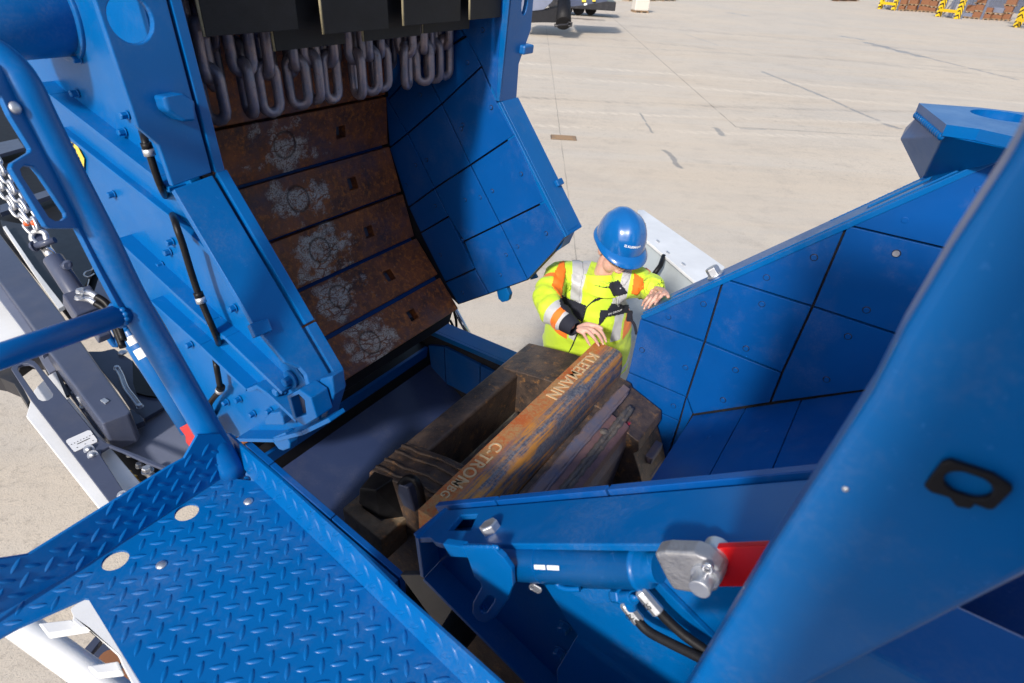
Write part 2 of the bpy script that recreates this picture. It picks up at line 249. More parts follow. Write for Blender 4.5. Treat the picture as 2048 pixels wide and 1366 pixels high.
# ---------------------------------------------------------------- mesh helper
W = {}
class MB:
    def __init__(s): s.v = []; s.f = []; s.mi = []; s.sm = []; s.pc = {}
    def add(s, vs, fs, mi=0, smooth=False):
        o = len(s.v); s.v += [Vector(x) for x in vs]
        for f in fs: s.f.append([o+i for i in f]); s.mi.append(mi); s.sm.append(smooth)
        return o
    def slab(s, loop, off, holes=(), mi=0):
        """flat polygon (with holes) extruded by the vector off"""
        off = Vector(off); loops = [list(map(Vector, loop))]+[list(map(Vector, h_)) for h_ in holes]
        flatp = [p for l in loops for p in l]; n = len(flatp)
        tris = tessellate_polygon(loops)
        nrm = Vector()
        l0 = loops[0]
        for i in range(len(l0)): nrm += (l0[i]-l0[0]).cross(l0[(i+1) % len(l0)]-l0[0])
        fs = []
        for t in tris:
            a, b, c_ = (flatp[i] for i in t); tn = (b-a).cross(c_-a)
            t = list(t)
            if tn.dot(off) > 0: t.reverse()
            fs.append(t); fs.append([i+n for i in reversed(t)])
        k = 0
        for l in loops:
            m_ = len(l); ln = Vector()
            for i in range(m_): ln += (l[i]-l[0]).cross(l[(i+1) % m_]-l[0])
            flip = (ln.dot(off) > 0) != (l is loops[0])
            for i in range(m_):
                a, b = k+i, k+(i+1) % m_
                q_ = [a, b, b+n, a+n]
                if flip: q_.reverse()
                q_.reverse()
                fs.append(q_)
            k += m_
        s.add(flatp+[p+off for p in flatp], fs, mi)
    def box(s, c, d, ax=None, mi=0):
        c = Vector(c); ax = ax or (Vector((1, 0, 0)), Vector((0, 1, 0)), ZZ)
        vs = [c+ax[0]*(d[0]/2*i)+ax[1]*(d[1]/2*j)+ax[2]*(d[2]/2*k) for k in (-1, 1) for j in (-1, 1) for i in (-1, 1)]
        s.add(vs, [(0, 2, 3, 1), (4, 5, 7, 6), (0, 1, 5, 4), (2, 6, 7, 3), (0, 4, 6, 2), (1, 3, 7, 5)], mi)
    def mbox(s, u0, u1, v0, v1, z0, z1, mi=0):
        s.box(M((u0+u1)/2, (v0+v1)/2, (z0+z1)/2), (u1-u0, v1-v0, z1-z0), (UU, VV, ZZ), mi)
    def prof(s, pts, u0, u1, mi=0): s.slab([M(u0, a, b) for a, b in pts], UU*(u1-u0), mi=mi)
    def tube(s, path, r, seg=12, closed=False, mi=0, caps=True, smooth=True):
        path = [Vector(p) for p in path]; n = len(path); rings = []
        rr = r if isinstance(r, (list, tuple)) else [r]*n
        t0 = (path[1]-path[0]).normalized(); x = t0.orthogonal().normalized()
        for i in range(n):
            if closed: t = (path[(i+1) % n]-path[i-1]).normalized()
            else: t = (path[min(i+1, n-1)]-path[max(i-1, 0)]).normalized()
            x = (x-t*x.dot(t)).normalized(); y = t.cross(x)
            rings.append([path[i]+(x*math.cos(2*PI*k/seg)+y*math.sin(2*PI*k/seg))*rr[i] for k in range(seg)])
        vs = [p for r_ in rings for p in r_]; fs = []
        for i in range(n if closed else n-1):
            j = (i+1) % n
            for k in range(seg): fs.append((i*seg+k, i*seg+(k+1) % seg, j*seg+(k+1) % seg, j*seg+k))
        o = s.add(vs, fs, mi, smooth)
        if caps and not closed:
            s.f.append([o+k for k in reversed(range(seg))]); s.f.append([o+(n-1)*seg+k for k in range(seg)]); s.mi += [mi, mi]; s.sm += [False, False]
    def cyl(s, a, b, r, seg=16, mi=0, r2=None): s.tube([a, b], [r, r2 if r2 is not None else r], seg, mi=mi)
    def hexb(s, p, nrm, r, hgt, mi=0, washer=True, rot=0.0):
        p = Vector(p); nrm = Vector(nrm).normalized(); x = nrm.orthogonal().normalized(); y = nrm.cross(x)
        z0 = 0.0
        if washer: s.cyl(p, p+nrm*hgt*0.18, r*1.25, 14, mi); z0 = hgt*0.18
        ring = lambda k, rr: [p+nrm*k+(x*math.cos(rot+PI/3*i)+y*math.sin(rot+PI/3*i))*rr for i in range(6)]
        vs = ring(z0, r)+ring(hgt*0.88, r)+ring(hgt, r*0.82)
        fs = [tuple(range(12, 18))]
        for l in (0, 6):
            for i in range(6): fs.append((l+i, l+(i+1) % 6, l+6+(i+1) % 6, l+6+i))
        s.add(vs, fs, mi)
    def dome(s, p, nrm, r, hgt, seg=14, mi=0):
        p = Vector(p); nrm = Vector(nrm).normalized()
        s.tube([p+nrm*hgt*math.sin(a) for a in (0, .4, .8, 1.2, 1.5)], [r*math.cos(a) for a in (0, .4, .8, 1.2, 1.5)], seg, mi=mi)
    def hull(s, pts, mi=0):
        b = bmesh.new(); vs = [b.verts.new(p) for p in pts]
        r = bmesh.ops.convex_hull(b, input=vs); 
        bmesh.ops.delete(b, geom=[e for e in r['geom_interior'] if isinstance(e, bmesh.types.BMVert)], context='VERTS')
        bmesh.ops.recalc_face_normals(b, faces=b.faces); b.verts.index_update()
        s.add([v.co.copy() for v in b.verts], [[v.index for v in f.verts] for f in b.faces], mi); b.free()
    def build(s, name, mats, parent=None, bevel=0.0, seg=2, fixn=True, origin=None):
        me = bpy.data.meshes.new(name); o = Vector(origin) if origin is not None else (W[parent.name] if parent is not None else Vector())
        me.from_pydata([p-o for p in s.v], [], s.f); 
        for mt in (mats if isinstance(mats, (list, tuple)) else [mats]): me.materials.append(MT[mt] if isinstance(mt, str) else mt)
        me.polygons.foreach_set('material_index', s.mi); me.polygons.foreach_set('use_smooth', s.sm)
        for nm, vals in s.pc.items():
            at = me.attributes.new(nm, 'FLOAT_VECTOR', 'POINT'); at.data.foreach_set('vector', [x for p in vals for x in p])
        if fixn:
            b = bmesh.new(); b.from_mesh(me); bmesh.ops.recalc_face_normals(b, faces=b.faces); b.to_mesh(me); b.free()
        me.update(); ob = bpy.data.objects.new(name, me); COL.objects.link(ob)
        if bevel > 0:
            md = ob.modifiers.new('edge', 'BEVEL'); md.width = bevel; md.segments = seg; md.limit_method = 'ANGLE'; md.angle_limit = math.radians(35); md.use_clamp_overlap = True
        W[ob.name] = o
        if parent is not None: ob.parent = parent; ob.location = o-W[parent.name]
        else: ob.location = o
        return ob
def thing(name, label, cat, loc, group=None):
    o = bpy.data.objects.new(name, None); COL.objects.link(o); o.location = loc; o.empty_display_size = 0.1
    o['label'] = label; o['category'] = cat; W[o.name] = Vector(loc)
    if group: o['group'] = group
    return o
def tag(o, label, cat, group=None):
    o['label'] = label; o['category'] = cat
    if group: o['group'] = group
    return o
def struct(o): o['kind'] = 'structure'; return o
def circ(c, x, y, rx, ry=None, n=24, a0=0.0):
    ry = rx if ry is None else ry; c = Vector(c)
    return [c+x*(rx*math.cos(a0+2*PI*i/n))+y*(ry*math.sin(a0+2*PI*i/n)) for i in range(n)]
def slot(c, d, e, half, r, n=8):
    """stadium outline: centre, long axis d, short axis e"""
    o = []
    for s_ in (1, -1):
        for i in range(n+1):
            a = -PI/2+PI*i/n; o.append(Vector(c)+d*(s_*(half+r*math.cos(a)))+e*(s_*r*math.sin(a)))
    return o
def text_mesh(body, size, align='CENTER', bold=0.0):
    cu = bpy.data.curves.new('t', 'FONT'); cu.body = body; cu.size = size; cu.align_x = align; cu.align_y = 'CENTER'; cu.offset = bold; cu.resolution_u = 3; cu.space_character = 1.07
    o = bpy.data.objects.new('t', cu); COL.objects.link(o)
    dg = bpy.context.evaluated_depsgraph_get(); me = bpy.data.meshes.new_from_object(o.evaluated_get(dg))
    vs = [v.co.copy() for v in me.vertices]; fs = [list(p.vertices) for p in me.polygons]
    bpy.data.objects.remove(o); bpy.data.meshes.remove(me); bpy.data.curves.remove(cu)
    return vs, fs
def text_on(mb, body, size, c, x, y, lift=0.001, mi=0, bold=0.0):
    vs, fs = text_mesh(body, size, bold=bold); nrm = x.cross(y)
    mb.add([Vector(c)+x*v.x+y*v.y+nrm*lift for v in vs], fs, mi)
def arc_smooth(pts, n=6):
    """Catmull-Rom resample"""
    P = [Vector(p) for p in pts]; out = []
    for i in range(len(P)-1):
        a, b, c_, d = P[max(i-1, 0)], P[i], P[i+1], P[min(i+2, len(P)-1)]
        for k in range(n):
            t = k/n; out.append(0.5*((2*b)+(c_-a)*t+(2*a-5*b+4*c_-d)*t*t+(3*b-a-3*c_+d)*t**3))
    return out+[P[-1]]
def shrink(pts, d):
    """move a planar loop's edges inwards"""
    P = [Vector(p) for p in pts]; n = len(P); nr = Vector()
    for i in range(n): nr += (P[i]-P[0]).cross(P[(i+1) % n]-P[0])
    nr.normalize(); out = []
    for i in range(n):
        e0 = (P[i]-P[i-1]).normalized(); e1 = (P[(i+1) % n]-P[i]).normalized()
        n0, n1 = nr.cross(e0), nr.cross(e1); b = (n0+n1); k = 1+n0.dot(n1)
        out.append(P[i]+b*(d/max(k, 0.35)))
    return out
# ================================================================ crusher housing (open lower half)
UN, UF = 0.855, 2.22
def vz(p): return (p.dot(VV), p.z)
H0 = thing('crusher_housing', 'open lower half of the blue crusher, tiled walls around the rusty rotor', 'crusher', M(1.5, 0.5, 1.0))
def rivets(mb, pts, u, r=0.012, mi=0):
    for (x, y) in pts:
        p = Pu(x, y, u); mb.cyl(p+UU*0.002, p-UU*0.0012, r*1.12, 18, 1); mb.cyl(p+UU*0.002, p-UU*0.0034, r*0.88, 16, mi)
# far wall and flange
mb = MB()
mb.slab([Pu(x, y, UF+0.022) for x, y in ((1284, 630), (2085, 268), (2085, 620), (1745, 795), (1395, 845), (1345, 1010), (1225, 950), (1257, 747))], UU*0.09)
mb.build('far_wall', 'dgrey', H0)
TI = [((1283, 631), (1447, 557), (1409, 684), (1279, 637)), ((1279, 637), (1409, 684), (1373, 794), (1256, 744)), ((1256, 744), (1373, 794), (1359, 842), (1240, 790)),
      ((1240, 790), (1359, 842), (1335, 915), (1215, 870)), ((1373, 794), (1386, 829), (1300, 985), (1335, 915), (1359, 842)), ((1447, 557), (1694, 450), (1625, 613)), ((1447, 557), (1625, 613), (1564, 746), (1409, 684)),
      ((1409, 684), (1564, 746), (1540, 806), (1386, 829), (1373, 794)), ((1694, 450), (2075, 284), (1997, 522)), ((1694, 450), (1997, 522), (1866, 692), (1625, 613)),
      ((1625, 613), (1866, 692), (1800, 772), (1540, 806), (1564, 746))]
RV = [((1337, 634), (1407, 608)), ((1284, 700), (1371, 735)), ((1347, 812),), ((1300, 850),), (), ((1533, 555), (1628, 515)), ((1524, 608), (1492, 697)), ((1471, 740), (1446, 800)),
      ((1810, 440), (1957, 379)), ((1793, 507), (1733, 620)), ((1696, 673), (1653, 759))]
for t, r in zip(TI, RV):
    mb = MB(); mb.slab(shrink([Pu(x, y, UF)+UU*random.uniform(-.002, .002) for x, y in t], 0.0042), UU*0.022); rivets(mb, r, UF)
    o = mb.build('liner_plate', ['blue_liner', 'ink'], H0, 0.0035, 3)
p0, p1 = Pu(1281, 629, UF), Pu(2080, 268, UF); d = (p1-p0).normalized(); fn = UU.cross(d).normalized(); fn = fn if fn.z > 0 else -fn
hp = lambda x, y: Pp(x, y, p0, fn)
mb = MB()
mb.slab([p0-fn*0.004-UU*0.006, p1-fn*0.004-UU*0.006, p1+UU*0.014-fn*0.004, p0+UU*0.014-fn*0.004], -fn*0.02)
mb.slab([p0+UU*0.018, p1+UU*0.018, p1+UU*0.145, p0+UU*0.145], -fn*0.02, holes=[[p0+d*a+UU*b for a, b in ((0.13, .05), (0.215, .05), (0.245, .085), (0.16, .085))], [p0+d*a+UU*b for a, b in ((0.93, .05), (1.12, .05), (1.12, .095), (0.93, .095))]])
mb.build('far_flange', 'blue', H0, 0.003)
mb = MB(); c = p0+d*0.345+UU*0.085; mb.hexb(c, fn, 0.028, 0.042, washer=True); mb.build('flange_bolt', 'zinc', H0, 0.002)
mb = MB()
for k in range(44): mb.dome(p0+d*(0.80+k*0.0095)+UU*(0.132+0.0015*math.sin(k*2.3))-fn*0.001, fn, 0.0075, 0.0035, 8)
mb.build('weld_bead', 'blue', H0)
mb = MB(); wc = Pu(1792, 507, UF-.003); mb.cyl(wc, wc-UU*0.003, 0.0105, 16); mb.build('liner_cap', 'zinc', H0)
# lifting lug on the far wall
zt = 3.66
top = [Pz(x, y, zt) for x, y in ((1838, 206), (1960, 215), (2075, 228), (2085, 286), (1960, 258), (1893, 249))]
cc = Pz(2008, 232, zt); ex = (Pz(2075, 240, zt)-Pz(1940, 226, zt))/2; ey = ZZ.cross(ex).normalized()*0.085
lug = [top[0]-ZZ*0.03, top[5]-ZZ*0.03, top[3]-ZZ*0.03, top[2]-ZZ*0.03]
L0 = MB(); hole = circ(cc, ex.normalized(), ey.normalized(), ex.length*0.98, ey.length, 28)
L0.slab(top, -ZZ*0.03, holes=[hole]); lo = L0.build('lifting_lug', 'blue', H0, 0.004, 3)
mb = MB(); cpt = sum(top, Vector())/6
ins = [cpt+(p-cpt)*0.93-ZZ*0.031 for p in (top[0], top[2], top[3], top[5])]
mb.hull(ins+[Pu(1800, 278, 2.42), Pu(1811, 255, 2.5), Pu(1848, 352, 2.375), Pu(2080, 270, 2.375), Pu(2080, 250, 2.5), Pu(1848, 352, 2.375)-ZZ*0.02])
mb.build('lug_body', 'blue', lo, 0.004)
mb = MB()
for k in range(14):
    a = top[0]+(top[5]-top[0])*((k+.5)/14); b = cpt+(a-cpt)*0.97-ZZ*0.034; mb.dome(b, (a-cpt), 0.012, 0.011, 8)
mb.build('weld_bead', 'blue', lo)
# inlet floor
f0, f1 = Pu(1386, 834, UF), Pu(1760, 781, UF); fd = (f1-f0).normalized(); nf = UU.cross(fd).normalized(); nf = nf if nf.z > 0 else -nf
L = 1.1; cuts = [-0.35, 0.0]+[(Pu(x, y, UF)-f0).dot(fd) for x, y in ((1492, 818), (1603, 802))]+[L]
mb = MB(); mb.slab([f0+fd*a+UU*b-nf*0.024 for a, b in ((0.0, 0), (L, 0), (L, -1.35), (0.0, -1.35))], -nf*0.03); fl = mb.build('inlet_floor', 'dgrey', H0)
for a, b in zip(cuts[1:-1], cuts[2:]):
    mb = MB(); mb.slab(shrink([f0+fd*a+UU*0.004+nf*.006, f0+fd*b+UU*0.004+nf*.006, f0+fd*b-UU*1.35+nf*.006, f0+fd*a-UU*1.35+nf*.006], 0.0025), -nf*0.026)
    for k in (0.2, 0.75): c = f0+fd*(a+0.6*(b-a))-UU*k; mb.cyl(c-nf*.002, c+nf*0.008, 0.011, 12)
    mb.build('floor_plate', 'blue_liner', fl, 0.002)
# near wall: liner top edge, flange, web and ribs
q0, q1 = Pu(882, 1019, UN), Pu(1500, 966, UN); e = (q1-q0).normalized(); gn = UU.cross(e).normalized(); gn = gn if gn.z > 0 else -gn
fp = lambda x, y, k=0.0: Pp(x, y, q0+gn*k, gn)
mb = MB()
mb.slab([fp(x, y) for x, y in ((826, 1067), (881, 1021), (1500, 968), (1830, 939), (1830, 1091), (880, 1087), (868, 1083), (860, 1075), (836, 1076))], -gn*0.016,
        holes=[[fp(x, y) for x, y in ((895, 1060), (921, 1030), (955, 1028), (940, 1060))]])
nfl = mb.build('near_flange', 'blue', H0, 0.003)
mb = MB(); mb.slab([fp(x, y)-gn*0.05 for x, y in ((893, 1063), (918, 1024), (960, 1022), (945, 1065))], -gn*0.01)
mb.build('slot_backing', 'blue', H0)
mb = MB(); b0 = fp(983, 1060); mb.hexb(b0, gn, 0.0235, 0.019, washer=False, rot=0.35); mb.build('flange_bolt', 'zinc', H0, 0.0018)
mb = MB()
for a, b in ((-0.03, 0.215), (0.222, 0.56), (0.567, 1.2)):
    s0, s1 = q0+e*a+UU*0.007, q0+e*b+UU*0.007
    mb.slab([s0+gn*0.008, s1+gn*0.008, s1+gn*0.008+UU*0.02, s0+gn*0.008+UU*0.02], -gn*0.5)
mb.build('near_liner', 'blue_liner', H0, 0.002)
mb = MB(); mb.slab([Pu(x, y, 0.80) for x, y in ((838, 1080), (1850, 1050), (1560, 1520), (1190, 1500), (848, 1158))], UU*0.045); mb.build('near_wall', 'blue', H0)
mb = MB()
a, b = Pu(838, 1078, 0.735), Pu(848, 1157, 0.735); c = Pu(1200, 1510, 0.735); wd = UU*0.12
for s0, s1 in ((a, b), (b, c)):
    k = UU.cross((s1-s0).normalized()); mb.slab([s0, s1, s1+wd, s0+wd], k*0.014)
mb.build('wall_edge_flange', 'blue', H0, 0.002)
mb = MB(); mb.slab([Pu(x, y, 0.735) for x, y in ((1086, 1120), (1084, 1163), (1154, 1271), (1113, 1340), (1118, 1430), (1600, 1430), (1680, 1120))], UU*0.014); mb.build('wall_rib', 'blue', H0, 0.002)
mb = MB(); mb.slab([Pu(x, y, 0.722) for x, y in ((1210, 1160), (1300, 1150), (1480, 1330), (1440, 1400), (1330, 1290))], UU*0.012); mb.build('wall_rib', 'blue', H0, 0.002)
for x, y in ((1008, 1258), (1061, 1329)):
    mb = MB(); mb.hexb(Pu(x, y, 0.80), -UU, 0.012, 0.018); mb.build('wall_bolt', 'blue', H0)
for x, y in ((1121, 1302), (1131, 1251)):
    mb = MB(); mb.hexb(Pu(x, y, 0.80), -UU, 0.014, 0.02); mb.build('wall_bolt', 'blue', H0)
# hook plate under the flange
hk = [(925, 1094), (985, 1096), (1008, 1118), (1023, 1140), (1025, 1172), (1012, 1205), (988, 1238), (972, 1246), (955, 1242), (944, 1227), (945, 1205), (962, 1175), (960, 1165), (948, 1155), (936, 1120)]
hs = [Pu(x, y, 0.655) for x, y in ((966, 1226), (961, 1222), (960, 1214), (975, 1194), (982, 1192), (988, 1197), (987, 1204), (973, 1224))]
mb = MB(); mb.slab([Pu(x, y, 0.655) for x, y in hk], UU*0.014, holes=[hs]); mb.slab([Pu(x, y, 0.655) for x, y in ((884, 1088), (925, 1094), (936, 1116), (900, 1114))], UU*0.02)
mb.build('hook_plate', 'blue', H0, 0.003)
mb = MB()
for k in range(12): mb.dome(Pu(928+k*6, 1095+0.5*math.sin(k*3), 0.66), ZZ*0.3-UU, 0.007, 0.005, 8)
mb.build('weld_bead', 'blue', nfl)
# discharge end: low walls, flange, deflector plate, ledge
mb = MB()
zl = 2.145
mb.mbox(UF+0.022, UF+0.1, 0.6, 2.05, 1.2, zl-0.03); mb.build('discharge_wall', 'dgrey', H0)
for t in (((856, 690), (888, 693), (892, 768), (862, 738)), ((888, 693), (960, 730), (960, 803), (892, 768)), ((960, 730), (1040, 771), (1040, 850), (960, 803)), ((1040, 771), (1150, 828), (1150, 910), (1040, 850))):
    mb = MB(); mb.slab(shrink([Pu(x, y, UF) for x, y in t], 0.003), UU*0.02); mb.build('liner_plate', 'blue_liner', H0, 0.002)
mb = MB(); mb.mbox(UF-0.006, UF+0.013, 0.62, 1.93, zl-0.03, zl+0.0); mb.mbox(UF+0.017, UF+0.125, 0.62, 2.05, zl-0.025, zl-0.003); mb.build('far_flange', 'blue', H0, 0.003)
s_t, s_b = Pu(861, 697, 2.2), Pu(853, 731, 2.2)
(vt, zt_), (vb, zb) = vz(s_t), vz(s_b)
vl, zl2 = vz(Pu(945, 832, 2.2))
mb = MB(); dv, dz = vl-vb, zl2-zb; 
mb.slab([M(0.875, vb, zb), M(2.235, vb, zb), M(2.235, vb+dv*2.6, zb+dz*2.6), M(0.875, vb+dv*2.6, zb+dz*2.6)], Vector((0, 0, -0.02)))
mb.build('deflector_plate', 'slide', H0)
mb = MB(); mb.slab([M(0.88, vb+.004, zb+.006), M(2.2, vb+.004, zb+.006), M(2.2, vt+.02, zt_), M(0.88, vt+.02, zt_)], VV*0.02); mb.build('ledge', 'blue_liner', H0, 0.002)
mb = MB(); mb.mbox(1.0, 2.3, vt+0.03, vt+0.6, zt_-0.35, zt_-0.02); mb.mbox(1.0, 2.3, vt+.35, vt+.4, zt_-.3, 2.5); mb.build('discharge_chute', 'rubber', H0)
rw = [Pu(x, y, 0.85) for x, y in ((490, 888), (547, 934), (680, 1053), (800, 1156))]
d_ = (rw[3]-rw[0]); mb = MB()
for a, b in ((0.0, 0.17), (0.176, 0.58), (0.586, 1.0)):
    A, B = rw[0]+d_*a, rw[0]+d_*b; mb.slab([A, B, B+UU*0.022, A+UU*0.022], -ZZ*0.5)
mb.build('near_liner', 'blue_liner', H0, 0.002)
mb = MB(); A, B = rw[0]-UU*0.008, rw[3]-UU*0.008; mb.slab([A, B, B-UU*0.06, A-UU*0.06], -ZZ*0.03); mb.slab([A-ZZ*.03, B-ZZ*.03, B-UU*0.02-ZZ*.03, A-UU*0.02-ZZ*.03], -ZZ*0.6); mb.build('discharge_wall', 'blue', H0, 0.002)
mb = MB(); mb.slab([Pu(x, y, 0.80) for x, y in ((800, 1150), (848, 1150), (905, 1220), (880, 1260))], UU*0.02); mb.build('corner_plate', 'dgrey', H0, 0.002)
mb = MB(); mb.mbox(0.45, 2.32, -0.4, 2.3, 1.05, 1.12); mb.mbox(0.84, 2.26, -0.45, -0.4, 1.1, 2.6); mb.build('housing_floor', 'dgrey', H0)
for i in range(5):
    mb = MB(); mb.mbox(0.88, 1.05, 1.15+i*0.13, 1.2+i*0.13, 1.55, 1.6); mb.build('grid_bar', 'grey', H0)

# ================================================================ rotor
R0 = thing('crusher_rotor', 'dark rusted crusher rotor with an open pocket beside its blow bar', 'rotor', M(1.55, 0.85, 1.9))
DP = [(1.29, 2.2), (1.272, 2.33), (1.256, 2.35), (1.16, 2.366), (1.05, 2.39), (0.91, 2.40), (0.74, 2.365), (0.64, 2.335), (0.56, 2.28), (0.50, 2.16), (0.47, 1.98), (0.50, 1.7), (0.62, 1.5), (0.9, 1.42), (1.15, 1.5), (1.30, 1.75), (1.34, 2.0)]
mb = MB(); mb.prof(DP, 1.09, 1.285); mb.build('rotor_disc', 'rotor', R0, 0.006, 2)
for k in range(4):
    mb = MB(); c = 1.115+k*0.047+(0.01 if k == 2 else 0)
    mb.tube([M(c+0.003*math.sin(i*2.1), a, b+0.002) for i, (a, b) in enumerate([(1.255, 2.351), (1.21, 2.358), (1.16, 2.366), (1.11, 2.378), (1.05, 2.39), (0.98, 2.396), (0.915, 2.40)])], 0.0065, 8); mb.build('weld_ridge', 'rotor', R0)
FP = [(1.29, 2.2), (1.272, 2.33), (1.256, 2.35), (1.14, 2.37), (1.0, 2.39), (0.91, 2.395), (0.70, 2.355), (0.69, 2.335), (0.60, 2.30), (0.535, 2.275), (0.525, 2.225), (0.545, 2.20), (0.505, 2.12), (0.455, 2.0), (0.47, 1.7), (0.62, 1.5), (0.9, 1.42), (1.15, 1.5), (1.30, 1.75), (1.34, 2.0)]
mb = MB(); mb.prof(FP, 1.93, 2.19); mb.build('rotor_disc', 'rotor', R0, 0.006, 2)
mb = MB(); mb.prof([(1.285, 2.18), (1.27, 2.33), (1.255, 2.35), (1.163, 2.35), (1.157, 2.34), (1.157, 1.9), (1.28, 1.8)], 1.275, 1.94); mb.build('pocket_rim', 'rotor', R0, 0.005)
mb = MB(); mb.prof([(1.16, 2.12), (0.90, 2.14), (0.90, 1.6), (1.16, 1.6)], 1.275, 1.94); mb.build('pocket_floor', 'pocket', R0)
mb = MB(); mb.tube([M(1.275+k*0.02, 0.952+0.004*math.sin(k*1.9), 2.145) for k in range(34)], 0.012, 8); mb.tube([M(1.30+k*0.02, 1.13+0.004*math.sin(k*1.3), 2.135) for k in range(32)], 0.009, 8); mb.build('weld_bead', 'weld', R0)
BK = [(0.752, 2.352), (0.70, 2.34), (0.64, 2.325), (0.60, 2.30), (0.585, 2.22), (0.62, 1.9), (0.752, 1.9)]
for (va, vb, za, zb_, mt_, ue) in ((0.752, 0.722, 2.362, 2.356, 'rotor', 2.15), (0.718, 0.683, 2.374, 2.362, 'rotorw', 2.14), (0.680, 0.648, 2.352, 2.342, 'rotor2', 1.94), (0.618, 0.592, 2.334, 2.318, 'rotor2', 1.95)):
    mb = MB(); mb.prof([(va, za), (vb, zb_), (vb, zb_-0.05), (va, za-0.05)], 1.062, ue); mb.build('weld_strip', mt_, R0, 0.005, 2)
mb = MB(); mb.prof(BK, 1.06, 1.94); mb.build('bar_backing', 'rotorw', R0, 0.004)
for (a, b, r, u0, u1, sd) in ((0.720, 2.358, 0.009, 1.1, 2.12, 1), (0.6815, 2.352, 0.008, 1.1, 2.12, 2), (0.640, 2.337, 0.0125, 1.05, 2.05, 3), (0.625, 2.331, 0.011, 1.05, 2.05, 4)):
    random.seed(sd); mb = MB(); n = 70 if sd > 2 else 34
    mb.tube([M(u0+(u1-u0)*k/n, a+random.uniform(-.002, .002), b+random.uniform(-.002, .002)) for k in range(n+1)], [r*random.uniform(0.75, 1.15) for k in range(n+1)], 10); mb.build('weld_bead', 'weld' if sd > 2 else 'rotorw', R0)
for u, v in ((1.52, 0.69), (1.82, 0.655), (1.38, 0.61), (1.30, 0.61)):
    mb = MB(); mb.dome(M(u, v, 2.345), ZZ, 0.02, 0.012, 10); mb.build('weld_spot', 'weld', R0)
g = G('red_spray_mark'); p = g.gpos(); c = M(1.965, 0.59, 2.31)
dd = g.n('VectorMath', {0: p, 1: tuple(c)}, operation='DISTANCE').outputs['Value']
g.set(g.b.inputs['Alpha'], g.ramp(g.ma('ADD', g.ma('MULTIPLY', dd, 22.0), g.ma('MULTIPLY', g.noise(p, 60, 3), 0.5)), (0.35, 1.0), (1.0, 0.0)))
MT['spray'] = g.out((0.75, 0.02, 0.05), 0.5)
mb = MB(); mb.prof([(0.688, 2.3365), (0.602, 2.3035), (0.602, 2.300), (0.688, 2.333)], 1.935, 2.06); mb.build('paint_mark', 'spray', R0)
for v_, z_ in ((0.505, 2.12), (0.49, 2.02)):
    mb = MB(); mb.box(M(2.08, v_-0.0, z_), (0.13, 0.05, 0.04), (UU, VV, ZZ)); mb.build('wear_lug', 'rotorw', R0, 0.008)
# near end: hub block, wedge, second bar
mb = MB(); mb.hull([M(1.0, 1.225, 2.355), M(1.02, 1.165, 2.365), M(1.10, 1.15, 2.37), M(1.10, 1.25, 2.35), M(1.04, 1.268, 2.2), M(1.03, 1.165, 2.2), M(1.10, 1.10, 2.18), M(1.10, 1.28, 2.18), M(1.0, 1.24, 2.27)]); mb.build('guide_block', 'black', R0, 0.006)
mb = MB(); mb.slab([Pu(x, y, 1.045) for x, y in ((796, 968), (815, 975), (830, 1026), (806, 1012), (794, 986))], UU*0.04); mb.build('locking_wedge', 'grey', R0, 0.006)
mb = MB(); mb.tube(arc_smooth([Pu(x, y, 1.06) for x, y in ((802, 968), (815, 957), (830, 960), (840, 980), (846, 1015), (850, 1050))]), 0.014, 10); mb.build('retaining_hook', 'black', R0)
mb = MB(); mb.slab([M(a, b, 2.2) for a, b in ((0.965, 1.10), (1.10, 1.095), (1.10, 1.15), (1.03, 1.16), (1.035, 1.27), (1.10, 1.27), (1.10, 1.32), (0.985, 1.32))], ZZ*-0.13)
mb.build('bar_end', 'clamp', R0, 0.006)
mb = MB(); mb.cyl(M(0.87, 0.87, 1.92), M(1.07, 0.87, 1.92), 0.16, 28); mb.build('shaft', 'black', R0, 0.01)
# blow bar with cast lettering (lies in the rotor slot)
B0 = MB(); u0, u1 = 0.957, 2.195; zt = 2.5
PR = [(0.905, zt), (0.80, zt), (0.785, zt-0.004), (0.772, zt-0.013), (0.765, zt-0.028), (0.758, zt-0.09), (0.757, zt-0.4), (0.905, zt-0.4)]
n = 60; random.seed(3)
for i in range(n+1):
    u = u0+(u1-u0)*i/n
    for k, (a, b) in enumerate(PR):
        wob = 0.0016*noise.noise((u*9, k*1.7, 0)) if 0 < i < n and k < 6 else 0
        B0.v.append(M(u, a, b+wob)); 
K = len(PR)
for i in range(n):
    for k in range(K): B0.f.append([i*K+k, i*K+(k+1) % K, (i+1)*K+(k+1) % K, (i+1)*K+k]); B0.mi.append(0); B0.sm.append(1 <= k <= 4)
B0.f += [list(range(K)), list(range(n*K, n*K+K))]; B0.mi += [0, 0]; B0.sm += [False, False]
B0.pc['pc'] = [(u, 0.905-v_, 0) for p in B0.v for u, v_, z_ in (uvz(p),)]
bar = B0.build('blow_bar', 'bar', None, 0.0015, origin=M(1.57, 0.83, 2.1)); tag(bar, 'long rust orange blow bar with raised cast lettering, touched by the worker', 'blow bar')
mb = MB(); text_on(mb, 'KLEEMANN', 0.073, M(1.8975, 0.860, zt), -UU, -VV, 0.0015, bold=0.0006)
ob_ = mb.build('lettering', 'letter', bar, fixn=False); md = ob_.modifiers.new('t', 'SOLIDIFY'); md.thickness = 0.004; md.offset = 0
mb = MB(); text_on(mb, 'C-TRON', 0.064, M(1.2315, 0.872, zt), -UU, -VV, 0.0015, bold=0.0006)
text_on(mb, 'MBG', 0.043, M(1.088, 0.876, zt), -UU, -VV, 0.0015, bold=0.0003)
o = mb.build('lettering', 'letter', bar, fixn=False)
